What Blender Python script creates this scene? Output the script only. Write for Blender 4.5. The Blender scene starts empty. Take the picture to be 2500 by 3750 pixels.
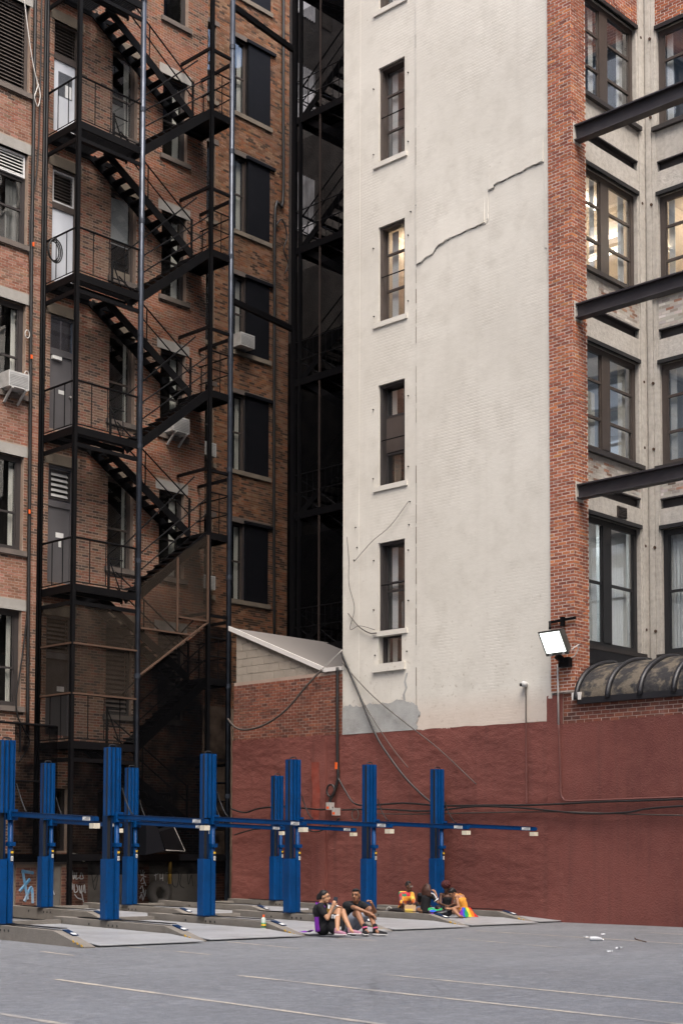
import bpy, bmesh, math, random
import numpy as np
from mathutils import Vector, Matrix, noise
R = math.radians
random.seed(7)
rng = np.random.default_rng(7)
sc = bpy.context.scene
COL = sc.collection

# ------------------------------------------------------------------ camera
YAW, PITCH, ROLL = R(43.6), R(3.24), R(0.1245)
cam_data = bpy.data.cameras.new('camera')
cam_data.sensor_width = 36.0
cam_data.lens = 51.36
cam_data.shift_y = 0.2526
cam_data.clip_start = 0.1
cam_data.clip_end = 1500
cam = bpy.data.objects.new('camera', cam_data)
COL.objects.link(cam)
_f = Vector((math.cos(YAW), math.sin(YAW), 0)); _r = Vector((math.sin(YAW), -math.cos(YAW), 0)); _u = Vector((0, 0, 1))
_d = _f*math.cos(PITCH) + _u*math.sin(PITCH); _u2 = -_f*math.sin(PITCH) + _u*math.cos(PITCH)
_r3 = _r*math.cos(ROLL) + _u2*math.sin(ROLL); _u3 = -_r*math.sin(ROLL) + _u2*math.cos(ROLL)
cam.matrix_world = Matrix(((_r3.x, _u3.x, -_d.x, 0), (_r3.y, _u3.y, -_d.y, 0), (_r3.z, _u3.z, -_d.z, 1.45), (0, 0, 0, 1)))
sc.camera = cam

# ------------------------------------------------------------------ sky and sun (soft, hazy daylight in an open lot)
SUN_EL, SUN_AZ = R(57), R(236)          # azimuth measured from +X towards +Y: the light comes from over the camera's right shoulder
world = bpy.data.worlds.new('World'); sc.world = world; world.use_nodes = True
wn = world.node_tree.nodes; wl = world.node_tree.links
bg = wn['Background']; sky = wn.new('ShaderNodeTexSky')
sky.sky_type = 'NISHITA'; sky.sun_disc = False
sky.sun_elevation = SUN_EL; sky.sun_rotation = math.pi/2 - SUN_AZ
sky.air_density = 1.0; sky.dust_density = 4.0; sky.ozone_density = 1.0
wl.new(sky.outputs[0], bg.inputs[0]); bg.inputs[1].default_value = 0.15
sun_data = bpy.data.lights.new('sun', 'SUN'); sun_data.energy = 1.5; sun_data.angle = R(45); sun_data.color = (1.0, 0.955, 0.89)
sun = bpy.data.objects.new('sun', sun_data); COL.objects.link(sun)
_s = Vector((math.cos(SUN_EL)*math.cos(SUN_AZ), math.cos(SUN_EL)*math.sin(SUN_AZ), math.sin(SUN_EL)))
sun.rotation_euler = _s.to_track_quat('Z', 'Y').to_euler(); sun.location = (0, 0, 60)
vs = sc.view_settings
vs.view_transform = 'Standard'; vs.look = 'None'; vs.gamma = 1.0; vs.use_curve_mapping = False; vs.exposure = 1.46
sc.cycles.max_bounces = 5; sc.cycles.diffuse_bounces = 3; sc.cycles.glossy_bounces = 3; sc.cycles.transparent_max_bounces = 10; sc.cycles.use_denoising = True; sc.cycles.use_adaptive_sampling = True; sc.cycles.adaptive_threshold = .025; sc.cycles.caustics_reflective = False; sc.cycles.caustics_refractive = False

# ------------------------------------------------------------------ object helpers
def tag(o, label=None, cat=None, group=None, kind=None):
    if label: o['label'] = label
    if cat: o['category'] = cat
    if group: o['group'] = group
    if kind: o['kind'] = kind
    return o

def thing(name, loc, label, cat, group=None, rz=0.0):
    o = bpy.data.objects.new(name, None); COL.objects.link(o)
    o.empty_display_size = 0.2; o.location = loc; o.rotation_euler = (0, 0, rz)
    return tag(o, label, cat, group)

def attach(o, parent, world_coords=True):
    o.parent = parent
    if world_coords and parent.parent is None and parent.type == 'EMPTY':
        o.matrix_parent_inverse = (Matrix.Translation(parent.location) @ parent.rotation_euler.to_matrix().to_4x4()).inverted()
    return o

def copy_tree(o, parent=None):
    c = o.copy(); COL.objects.link(c); c.parent = parent
    for ch in o.children: copy_tree(ch, c)
    return c

class MB:
    def __init__(s): s.v = []; s.f = []
    def add(s, vs, fs):
        n = len(s.v); s.v += [tuple(p) for p in vs]; s.f += [tuple(i+n for i in f) for f in fs]; return s
    def box(s, x0, x1, y0, y1, z0, z1):
        if x1 < x0: x0, x1 = x1, x0
        if y1 < y0: y0, y1 = y1, y0
        if z1 < z0: z0, z1 = z1, z0
        return s.add([(x0,y0,z0),(x1,y0,z0),(x1,y1,z0),(x0,y1,z0),(x0,y0,z1),(x1,y0,z1),(x1,y1,z1),(x0,y1,z1)],
                     [(0,3,2,1),(4,5,6,7),(0,1,5,4),(1,2,6,5),(2,3,7,6),(3,0,4,7)])
    def hexa(s, p):  # eight corners, bottom loop then top loop
        return s.add(p, [(0,3,2,1),(4,5,6,7),(0,1,5,4),(1,2,6,5),(2,3,7,6),(3,0,4,7)])
    def bar(s, a, b, w, h, up=(0,0,1)):   # rectangular bar from a to b
        a = Vector(a); b = Vector(b); d = (b-a).normalized(); up = Vector(up)
        if abs(d.dot(up)) > 0.999: up = Vector((1,0,0))
        sd = d.cross(up).normalized(); u = sd.cross(d).normalized()
        p = []
        for q in (a, b):
            p += [q - sd*w/2 - u*h/2, q + sd*w/2 - u*h/2, q + sd*w/2 + u*h/2, q - sd*w/2 + u*h/2]
        return s.add(p, [(0,1,2,3),(7,6,5,4),(0,4,5,1),(1,5,6,2),(2,6,7,3),(3,7,4,0)])
    def tube(s, pts, r, n=8, caps=True, closed=False):
        pts = [Vector(p) for p in pts]; rs = r if isinstance(r, (list, tuple)) else [r]*len(pts)
        base = len(s.v); m = len(pts); prev = None
        for i, p in enumerate(pts):
            d = (pts[min(i+1, m-1)] - pts[max(i-1, 0)])
            if d.length < 1e-9: d = Vector((0,0,1))
            d.normalize()
            if prev is None: a = Vector((0,0,1)) if abs(d.z) < .9 else Vector((1,0,0)); a = (a - d*a.dot(d)).normalized()
            else: a = (prev - d*prev.dot(d)); a = a.normalized() if a.length > 1e-6 else Vector((1,0,0))
            prev = a; b = d.cross(a)
            for k in range(n):
                t = 2*math.pi*k/n; s.v.append(tuple(p + (a*math.cos(t) + b*math.sin(t))*rs[i]))
        for i in range(m-1):
            for k in range(n):
                k2 = (k+1) % n; s.f.append((base+i*n+k, base+i*n+k2, base+(i+1)*n+k2, base+(i+1)*n+k))
        if caps:
            s.f.append(tuple(base+k for k in range(n-1, -1, -1))); s.f.append(tuple(base+(m-1)*n+k for k in range(n)))
        return s
    def prism(s, poly, mapf, t0, t1):   # poly: list of (a,b); mapf(a,b,t)->xyz
        n = len(poly)
        vs = [mapf(a, b, t0) for a, b in poly] + [mapf(a, b, t1) for a, b in poly]
        return s.add(vs, [tuple(range(n)), tuple(range(2*n-1, n-1, -1))] + [(i, i+n, (i+1) % n + n, (i+1) % n) for i in range(n)])
    def lathe(s, prof, c, n=16):
        base = len(s.v)
        for r, z in prof:
            for k in range(n):
                t = 2*math.pi*k/n; s.v.append((c[0]+r*math.cos(t), c[1]+r*math.sin(t), c[2]+z))
        for i in range(len(prof)-1):
            for k in range(n):
                k2 = (k+1) % n; s.f.append((base+i*n+k, base+i*n+k2, base+(i+1)*n+k2, base+(i+1)*n+k))
        s.f.append(tuple(base+k for k in range(n-1, -1, -1))); s.f.append(tuple(base+(len(prof)-1)*n+k for k in range(n)))
        return s
    def grid(s, nu, nv, fn):
        base = len(s.v)
        for j in range(nv+1):
            for i in range(nu+1): s.v.append(tuple(fn(i/nu, j/nv)))
        for j in range(nv):
            for i in range(nu):
                a = base+j*(nu+1)+i; s.f.append((a, a+1, a+nu+2, a+nu+1))
        return s
    def build(s, name, mat, parent=None, smooth=False, world_coords=True):
        me = bpy.data.meshes.new(name); me.from_pydata(s.v, [], s.f)
        bm = bmesh.new(); bm.from_mesh(me); bmesh.ops.recalc_face_normals(bm, faces=bm.faces); bm.to_mesh(me); bm.free()
        if smooth: me.polygons.foreach_set('use_smooth', [True]*len(me.polygons))
        me.materials.append(mat)
        o = bpy.data.objects.new(name, me); COL.objects.link(o)
        if parent is not None: attach(o, parent, world_coords)
        return o

def spline(pts, n=8):
    P = [Vector(p) for p in pts]; out = []
    for i in range(len(P)-1):
        p0 = P[max(i-1, 0)]; p1 = P[i]; p2 = P[i+1]; p3 = P[min(i+2, len(P)-1)]
        for k in range(n):
            t = k/n
            out.append(0.5*((2*p1) + (p2-p0)*t + (2*p0-5*p1+4*p2-p3)*t*t + (3*p1-p0-3*p2+p3)*t**3))
    out.append(P[-1]); return out

# plane frames: a facade facing -X lies at X=c (u runs along Y), one facing -Y lies at Y=c (u runs along X); o is the distance out of the wall
def frame(plane, c):
    return (lambda u, o, z: (c-o, u, z)) if plane == 'X' else (lambda u, o, z: (u, c-o, z))
def pbox(mb, F, u0, u1, o0, o1, z0, z1):
    a = F(u0, o0, z0); b = F(u1, o1, z1); return mb.box(a[0], b[0], a[1], b[1], a[2], b[2])

# ------------------------------------------------------------------ materials
MAT = {}
def new_mat(name):
    m = bpy.data.materials.new(name); m.use_nodes = True; MAT[name] = m
    return m, m.node_tree.nodes, m.node_tree.links, m.node_tree.nodes['Principled BSDF']

def mat(name, col, rough=0.7, metal=0.0, spec=0.5, var=None, var2=None, bump=None, streak=None, emit=None, rvar=0.0, sheen=0):
    """var/var2: (scale, strength, colour) blotches; bump: (scale, distance); streak: (strength, colour) vertical runs"""
    m, n, l, b = new_mat(name)
    b.inputs['Roughness'].default_value = rough; b.inputs['Metallic'].default_value = metal
    b.inputs['Specular IOR Level'].default_value = spec
    geo = n.new('ShaderNodeNewGeometry'); cur = None
    rgb = n.new('ShaderNodeRGB'); rgb.outputs[0].default_value = (*col, 1); cur = rgb.outputs[0]
    def blotch(scale, amt, c2, lo=.42, hi=.68, vec=None, detail=6):
        nonlocal cur
        t = n.new('ShaderNodeTexNoise'); t.inputs['Scale'].default_value = scale; t.inputs['Detail'].default_value = detail; t.inputs['Roughness'].default_value = .62
        l.new(vec if vec is not None else geo.outputs['Position'], t.inputs['Vector'])
        r = n.new('ShaderNodeMapRange'); r.inputs[1].default_value = lo; r.inputs[2].default_value = hi; r.inputs[4].default_value = amt
        l.new(t.outputs['Fac'], r.inputs[0])
        mx = n.new('ShaderNodeMix'); mx.data_type = 'RGBA'; mx.inputs[7].default_value = (*c2, 1)
        l.new(r.outputs[0], mx.inputs[0]); l.new(cur, mx.inputs[6]); cur = mx.outputs[2]
        return r.outputs[0]
    if var: blotch(*var)
    if var2: blotch(*var2)
    if streak:
        mp = n.new('ShaderNodeMapping'); mp.inputs['Scale'].default_value = (5, 5, .25); l.new(geo.outputs['Position'], mp.inputs[0])
        blotch(1.0, streak[0], streak[1], .5, .75, mp.outputs[0])
    l.new(cur, b.inputs['Base Color'])
    if rvar:
        t = n.new('ShaderNodeTexNoise'); t.inputs['Scale'].default_value = 3.0; t.inputs['Detail'].default_value = 5; l.new(geo.outputs['Position'], t.inputs['Vector'])
        r = n.new('ShaderNodeMapRange'); r.inputs[3].default_value = max(0, rough-rvar); r.inputs[4].default_value = min(1, rough+rvar); l.new(t.outputs['Fac'], r.inputs[0]); l.new(r.outputs[0], b.inputs['Roughness'])
    if bump:
        t = n.new('ShaderNodeTexNoise'); t.inputs['Scale'].default_value = bump[0]; t.inputs['Detail'].default_value = 5; l.new(geo.outputs['Position'], t.inputs['Vector'])
        bp = n.new('ShaderNodeBump'); bp.inputs['Distance'].default_value = bump[1]; bp.inputs['Strength'].default_value = 1.0
        l.new(t.outputs['Fac'], bp.inputs['Height']); l.new(bp.outputs[0], b.inputs['Normal'])
    if emit:
        b.inputs['Emission Color'].default_value = (*emit[0], 1); b.inputs['Emission Strength'].default_value = emit[1]
    return m

def glass_mat(name, tint=(.93,.94,.94), refl=1.0, rough=0.02):
    m, n, l, b = new_mat(name); n.remove(b); out = n['Material Output']
    tr = n.new('ShaderNodeBsdfTransparent'); tr.inputs[0].default_value = (*tint, 1)
    gl = n.new('ShaderNodeBsdfGlossy'); gl.inputs['Color'].default_value = (refl, refl, refl, 1); gl.inputs['Roughness'].default_value = rough
    lw = n.new('ShaderNodeLayerWeight'); lw.inputs[0].default_value = .5; pw = n.new('ShaderNodeMath'); pw.operation = 'POWER'; pw.inputs[1].default_value = 4.0; l.new(lw.outputs['Facing'], pw.inputs[0])
    fr = n.new('ShaderNodeMath'); fr.operation = 'MULTIPLY_ADD'; fr.inputs[1].default_value = .9; fr.inputs[2].default_value = .10; l.new(pw.outputs[0], fr.inputs[0])
    geo = n.new('ShaderNodeNewGeometry'); t = n.new('ShaderNodeTexNoise'); t.inputs['Scale'].default_value = 1.1; l.new(geo.outputs['Position'], t.inputs['Vector'])
    bp = n.new('ShaderNodeBump'); bp.inputs['Distance'].default_value = .004; l.new(t.outputs['Fac'], bp.inputs['Height']); l.new(bp.outputs[0], gl.inputs['Normal'])
    mx = n.new('ShaderNodeMixShader'); l.new(fr.outputs[0], mx.inputs[0]); l.new(tr.outputs[0], mx.inputs[1]); l.new(gl.outputs[0], mx.inputs[2]); l.new(mx.outputs[0], out.inputs[0])
    return m

def mesh_mat(name, col, alpha, rough=.8, cell=None):
    """woven wire netting: alpha is the share of the sheet that is wire"""
    m, n, l, b = new_mat(name); out = n['Material Output']
    b.inputs['Base Color'].default_value = (*col, 1); b.inputs['Roughness'].default_value = rough; b.inputs['Specular IOR Level'].default_value = 0
    geo = n.new('ShaderNodeNewGeometry'); t = n.new('ShaderNodeTexNoise'); t.inputs['Scale'].default_value = 2.2; t.inputs['Detail'].default_value = 4; l.new(geo.outputs['Position'], t.inputs['Vector'])
    r = n.new('ShaderNodeMapRange'); r.inputs[1].default_value = .3; r.inputs[2].default_value = .7; r.inputs[3].default_value = alpha*.8; r.inputs[4].default_value = min(1, alpha*1.2); l.new(t.outputs['Fac'], r.inputs[0])
    tr = n.new('ShaderNodeBsdfTransparent'); mx = n.new('ShaderNodeMixShader')
    l.new(r.outputs[0], mx.inputs[0]); l.new(tr.outputs[0], mx.inputs[1]); l.new(b.outputs[0], mx.inputs[2]); l.new(mx.outputs[0], out.inputs[0])
    return m

def brick_mat(name, dirt=(.06,.045,.04), dirt_amt=.55, white=None, scale=.6):
    m, n, l, b = new_mat(name); b.inputs['Roughness'].default_value = .88; b.inputs['Specular IOR Level'].default_value = .25
    at = n.new('ShaderNodeAttribute'); at.attribute_name = 'tone'; cur = at.outputs['Color']
    geo = n.new('ShaderNodeNewGeometry')
    def mixn(sc_, lo, hi, amt, c2, detail=6):
        nonlocal cur
        t = n.new('ShaderNodeTexNoise'); t.inputs['Scale'].default_value = sc_; t.inputs['Detail'].default_value = detail; t.inputs['Roughness'].default_value = .65; l.new(geo.outputs['Position'], t.inputs['Vector'])
        r = n.new('ShaderNodeMapRange'); r.inputs[1].default_value = lo; r.inputs[2].default_value = hi; r.inputs[4].default_value = amt; l.new(t.outputs['Fac'], r.inputs[0])
        mx = n.new('ShaderNodeMix'); mx.data_type = 'RGBA'; mx.inputs[7].default_value = (*c2, 1); l.new(r.outputs[0], mx.inputs[0]); l.new(cur, mx.inputs[6]); cur = mx.outputs[2]
    mixn(scale, .45, .75, dirt_amt, dirt)
    mixn(40, .55, .85, .2, dirt)
    mp = n.new('ShaderNodeMapping'); mp.inputs['Scale'].default_value = (2.6,2.6,.16); l.new(geo.outputs['Position'], mp.inputs[0])
    t = n.new('ShaderNodeTexNoise'); t.inputs['Scale'].default_value = 1.0; t.inputs['Detail'].default_value = 5; l.new(mp.outputs[0], t.inputs['Vector'])
    r = n.new('ShaderNodeMapRange'); r.inputs[1].default_value = .5; r.inputs[2].default_value = .75; r.inputs[4].default_value = dirt_amt*1.2; l.new(t.outputs['Fac'], r.inputs[0])
    mx = n.new('ShaderNodeMix'); mx.data_type = 'RGBA'; mx.inputs[7].default_value = (*dirt, 1); l.new(r.outputs[0], mx.inputs[0]); l.new(cur, mx.inputs[6]); cur = mx.outputs[2]
    if white: mixn(1.1, .62, .8, white, (.62,.58,.55))
    l.new(cur, b.inputs['Base Color'])
    t = n.new('ShaderNodeTexNoise'); t.inputs['Scale'].default_value = 60; t.inputs['Detail'].default_value = 4; l.new(geo.outputs['Position'], t.inputs['Vector'])
    bp = n.new('ShaderNodeBump'); bp.inputs['Distance'].default_value = .004; l.new(t.outputs['Fac'], bp.inputs['Height']); l.new(bp.outputs[0], b.inputs['Normal'])
    return m
# ------------------------------------------------------------------ material list
M = {}
def asphalt_mat():
    m, n, l, b = new_mat('worn_asphalt'); b.inputs['Specular IOR Level'].default_value = .45
    geo = n.new('ShaderNodeNewGeometry'); pos = geo.outputs['Position']
    def nz(scale, detail=5, vec=None, rough=.6):
        t = n.new('ShaderNodeTexNoise'); t.inputs['Scale'].default_value = scale; t.inputs['Detail'].default_value = detail; t.inputs['Roughness'].default_value = rough; l.new(vec if vec is not None else pos, t.inputs['Vector']); return t.outputs['Fac']
    def rg(x, lo, hi, a, b_):
        r = n.new('ShaderNodeMapRange'); r.inputs[1].default_value = lo; r.inputs[2].default_value = hi; r.inputs[3].default_value = a; r.inputs[4].default_value = b_; l.new(x, r.inputs[0]); return r.outputs[0]
    def mx(f, c, c2):
        q = n.new('ShaderNodeMix'); q.data_type = 'RGBA'; l.new(f, q.inputs[0]); q.inputs[7].default_value = (*c2, 1)
        if isinstance(c, tuple): q.inputs[6].default_value = (*c, 1)
        else: l.new(c, q.inputs[6])
        return q.outputs[2]
    def mp(sx, sy, rz=0):
        q = n.new('ShaderNodeMapping'); q.inputs['Scale'].default_value = (sx, sy, 1); q.inputs['Rotation'].default_value = (0, 0, rz); l.new(pos, q.inputs[0]); return q.outputs[0]
    c = mx(rg(nz(.16, 4), .35, .65, 0, .8), (.165,.172,.184), (.105,.109,.117))       # broad worn and fresh areas
    c = mx(rg(nz(1.0, 5, mp(2.2,.18,R(8))), .48, .72, 0, .38), c, (.10,.105,.116))  # tyre streaks down the aisle
    c = mx(rg(nz(1.0, 5, mp(.25,1.6,R(-4))), .52, .75, 0, .35), c, (.24,.25,.27)) # scuffed pale streaks
    c = mx(rg(nz(.75, 6, None, .7), .64, .76, 0, .5), c, (.07,.073,.08))            # oil stains
    c = mx(rg(nz(3.2, 6, None, .8), .46, .62, 0, .6), c, (.10,.105,.115)); c = mx(rg(nz(6, 6, None, .8), .48, .62, 0, .55), c, (.25,.26,.275)); c = mx(rg(nz(18, 5, None, .7), .5, .7, 0, .5), c, (.27,.28,.295))
    c = mx(rg(nz(55, 3), .5, .75, 0, .6), c, (.28,.288,.30)); c = mx(rg(nz(80, 2), .54, .68, 0, .7), c, (.06,.062,.067))   # aggregate
    wob = n.new('ShaderNodeMix'); wob.data_type = 'RGBA'; wob.inputs[0].default_value = .12; tn = n.new('ShaderNodeTexNoise'); tn.inputs['Scale'].default_value = 1.6; tn.inputs['Detail'].default_value = 5; l.new(pos, tn.inputs['Vector']); l.new(pos, wob.inputs[6]); l.new(tn.outputs['Color'], wob.inputs[7])
    vo = n.new('ShaderNodeTexVoronoi'); vo.feature = 'DISTANCE_TO_EDGE'; vo.inputs['Scale'].default_value = .34; l.new(wob.outputs[2], vo.inputs['Vector'])
    ck = n.new('ShaderNodeMath'); ck.operation = 'MULTIPLY'; l.new(rg(vo.outputs['Distance'], .002, .007, 1, 0), ck.inputs[0]); l.new(rg(nz(.3, 3), .5, .6, 0, .35), ck.inputs[1])
    c = mx(ck.outputs[0], c, (.035,.036,.04))
    l.new(c, b.inputs['Base Color']); l.new(rg(nz(.5, 4), .3, .7, .5, .75), b.inputs['Roughness'])
    bp = n.new('ShaderNodeBump'); bp.inputs['Distance'].default_value = .008; l.new(nz(75, 4), bp.inputs['Height']); l.new(bp.outputs[0], b.inputs['Normal'])
    return m
M['asphalt'] = asphalt_mat()
M['paint_line'] = mat('worn_road_paint', (.44,.385,.31), .8, var=(1.3,.95,(.19,.195,.205),.44,.62), var2=(20,.7,(.19,.19,.195),.46,.62))
M['cream'] = None
M['mortar_old'] = mat('old_mortar', (.315,.225,.172), .95, var=(.7,.4,(.34,.26,.21)), var2=(6,.3,(.55,.46,.39)), bump=(30,.01))
M['mortar_dark'] = mat('dark_mortar', (.27,.19,.14), .95, var=(.7,.6,(.17,.125,.095)), bump=(30,.01))
M['mortar_new'] = mat('pale_mortar', (.66,.55,.48), .95, var=(1.2,.4,(.36,.27,.22)))
M['mortar_shed'] = mat('shed_mortar', (.36,.27,.22), .95, var=(1.2,.5,(.24,.17,.135)))
M['brick_old'] = brick_mat('old_brick', dirt=(.17,.13,.11), dirt_amt=.25)
M['brick_brown'] = brick_mat('brown_brick', dirt=(.10,.07,.052), dirt_amt=.5, scale=.5)
M['brick_new'] = brick_mat('orange_brick', dirt=(.17,.07,.05), dirt_amt=.35, white=.45)
M['brick_low'] = brick_mat('low_brick', dirt=(.12,.06,.045), dirt_amt=.4, white=.22)
M['stone'] = mat('grey_lintel_stone', (.34,.325,.30), .85, var=(1.5,.5,(.2,.185,.165)), bump=(25,.004))
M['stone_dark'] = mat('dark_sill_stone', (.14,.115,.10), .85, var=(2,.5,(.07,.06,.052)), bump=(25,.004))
M['stone_brown'] = mat('brown_lintel_stone', (.2,.165,.125), .85, var=(2,.5,(.1,.085,.07)), bump=(25,.004))
M['frame_dark'] = mat('dark_brown_frame', (.038,.032,.031), .55, var=(3,.4,(.02,.018,.018)))
M['frame_brown'] = mat('brown_frame', (.075,.058,.05), .5, var=(3,.4,(.045,.036,.032)))
M['frame_black'] = mat('black_frame', (.018,.018,.02), .45)
M['frame_white'] = mat('white_frame', (.62,.62,.62), .5, var=(4,.3,(.4,.4,.39)))
M['glass'] = glass_mat('window_glass')
M['glass_dark'] = glass_mat('dusty_window_glass', (.7,.71,.72))
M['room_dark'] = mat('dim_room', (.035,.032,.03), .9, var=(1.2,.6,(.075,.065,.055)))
M['room_grey'] = mat('grey_room', (.25,.245,.23), .9, var=(.9,.5,(.12,.115,.11)))
M['curtain'] = mat('pale_curtain', (.62,.6,.54), .9)
M['blind'] = mat('white_blind', (.75,.76,.75), .8)
M['steel_black'] = mat('black_painted_steel', (.0035,.0035,.0045), .5, spec=.16, var=(2.5,.5,(.007,.0065,.0065)), rvar=.15)
M['steel_blue'] = mat('blue_black_pipe', (.05,.06,.08), .36, spec=.5, metal=.5, var=(3,.6,(.015,.017,.022)), rvar=.14)
M['steel_beam'] = mat('charcoal_steel_beam', (.03,.025,.028), .5, var=(2,.5,(.055,.05,.05)), rvar=.15)
M['rust'] = mat('rusty_angle', (.08,.042,.026), .8, var=(6,.6,(.06,.035,.022)))
M['mesh_fine'] = mesh_mat('fine_wire_mesh', (.03,.03,.03), .2)
M['mesh_brown'] = mesh_mat('rusty_wire_mesh', (.032,.025,.02), .62)
M['mesh_black'] = mesh_mat('black_netting', (.003,.003,.0035), .84)
M['alley_shade_mesh'] = mesh_mat('alley_shade_netting', (.003,.003,.0035), .6)
M['door_grey'] = mat('grey_steel_door', (.10,.095,.10), .5, var=(1.5,.4,(.07,.066,.07)))
M['door_pale'] = mat('pale_painted_door', (.62,.65,.70), .5, var=(1.2,.35,(.48,.51,.56)))
M['door_dark'] = mat('dark_door', (.045,.042,.043), .5)
M['slat_brown'] = mat('brown_louvre', (.075,.06,.052), .6)
M['slat_white'] = mat('white_louvre', (.6,.6,.58), .6)
M['shutter'] = mat('black_iron_shutter', (.005,.0055,.008), .6, spec=.2, var=(2,.5,(.009,.009,.012)))
M['red'] = None
M['red_streak'] = mat('bright_red_patch', (.22,.035,.02), .7, var=(3,.5,(.17,.06,.05)), var2=(8,.4,(.3,.1,.07)))
M['cmu'] = mat('concrete_block', (.33,.285,.235), .92, var=(3,.4,(.24,.21,.175)), bump=(50,.006))
M['cmu_mortar'] = mat('block_mortar', (.42,.37,.32), .95)
M['flashing'] = mat('white_metal_flashing', (.72,.69,.66), .45, metal=.1, var=(2,.3,(.55,.53,.5)))
M['roof_felt'] = mat('grey_roof_felt', (.17,.155,.145), .9, var=(1.5,.5,(.17,.16,.15)))
M['roof_black'] = mat('tar_roof', (.04,.038,.037), .9)
M['concrete'] = mat('weathered_concrete', (.56,.525,.475), .92, var=(1.1,.5,(.42,.385,.34)), var2=(9,.45,(.30,.27,.235)), bump=(22,.012), streak=(.4,(.3,.27,.24)))
M['concrete_kerb'] = mat('stained_concrete_rail', (.19,.172,.15), .92, var=(1.6,.6,(.10,.09,.077)), var2=(10,.4,(.21,.19,.17)), bump=(30,.01))
M['plate'] = mat('worn_steel_plate', (.32,.33,.345), .5, metal=.15, var=(1.1,.6,(.2,.195,.19)), var2=(7,.4,(.40,.405,.415)), rvar=.15)
M['blue'] = mat('blue_lift_paint', (.001,.047,.17), .42, spec=.2, var=(1.7,.55,(.001,.028,.095)), var2=(13,.7,(.012,.022,.04),.60,.70), rvar=.12)
M['blue_dark'] = mat('dark_blue_lift_paint', (.002,.018,.06), .5, spec=.25, var=(1.7,.4,(.003,.02,.07)))
M['black'] = mat('black_rubber', (.01,.01,.011), .6)
M['cable'] = mat('black_cable', (.012,.011,.011), .5)
M['cable_grey'] = mat('weathered_cable', (.07,.058,.05), .7, var=(3,.6,(.03,.025,.022)))
M['cable_white'] = mat('white_cable', (.55,.53,.5), .6)
M['label_white'] = mat('white_label', (.72,.72,.7), .5)
M['label_beige'] = mat('beige_block', (.62,.57,.45), .6)
M['label_yellow'] = mat('yellow_label', (.7,.42,.03), .5)
M['label_ink'] = mat('label_ink', (.02,.02,.02), .6)
M['orange'] = mat('orange_tag', (.8,.12,.02), .5)
M['yellow_pipe'] = mat('yellow_pipe', (.55,.33,.06), .6)
M['conduit'] = mat('pale_conduit', (.5,.47,.44), .5, metal=.3)
M['conduit_red'] = mat('painted_conduit', (.13,.046,.038), .6)
M['tar'] = mat('black_tar_vault', (.045,.042,.042), .55, var=(1.3,.55,(.10,.085,.06)), rvar=.2, bump=(9,.03))
M['tar_seam'] = mat('tar_seam', (.012,.0115,.014), .45, rvar=.15)
M['tar_patch'] = mat('cracked_tan_coating', (.10,.082,.06), .8, var=(2.6,1.0,(.014,.013,.014),.44,.53), bump=(14,.02))
M['ac_white'] = mat('white_ac_casing', (.5,.5,.49), .5, var=(6,.6,(.3,.29,.27)))
M['ac_grille'] = mat('ac_grille', (.3,.3,.3), .6)
M['corrugated'] = mat('grey_corrugated_steel', (.15,.148,.16), .5, metal=.3, var=(2,.5,(.15,.145,.15)))
M['shade_brick'] = mat('shade_dark_brick', (.012,.008,.0065), .95, var=(1.5,.7,(.004,.0035,.003)), bump=(12,.03))  # near-black, so the alley's deep shade sits in the colour
M['graf_white'] = mat('white_spray_paint', (.7,.7,.7), .8)
M['graf_blue'] = mat('blue_spray_paint', (.09,.25,.42), .8, var=(5,.8,(.3,.3,.3)))
M['graf_dark'] = mat('dark_spray_paint', (.05,.05,.05), .8)

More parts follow.
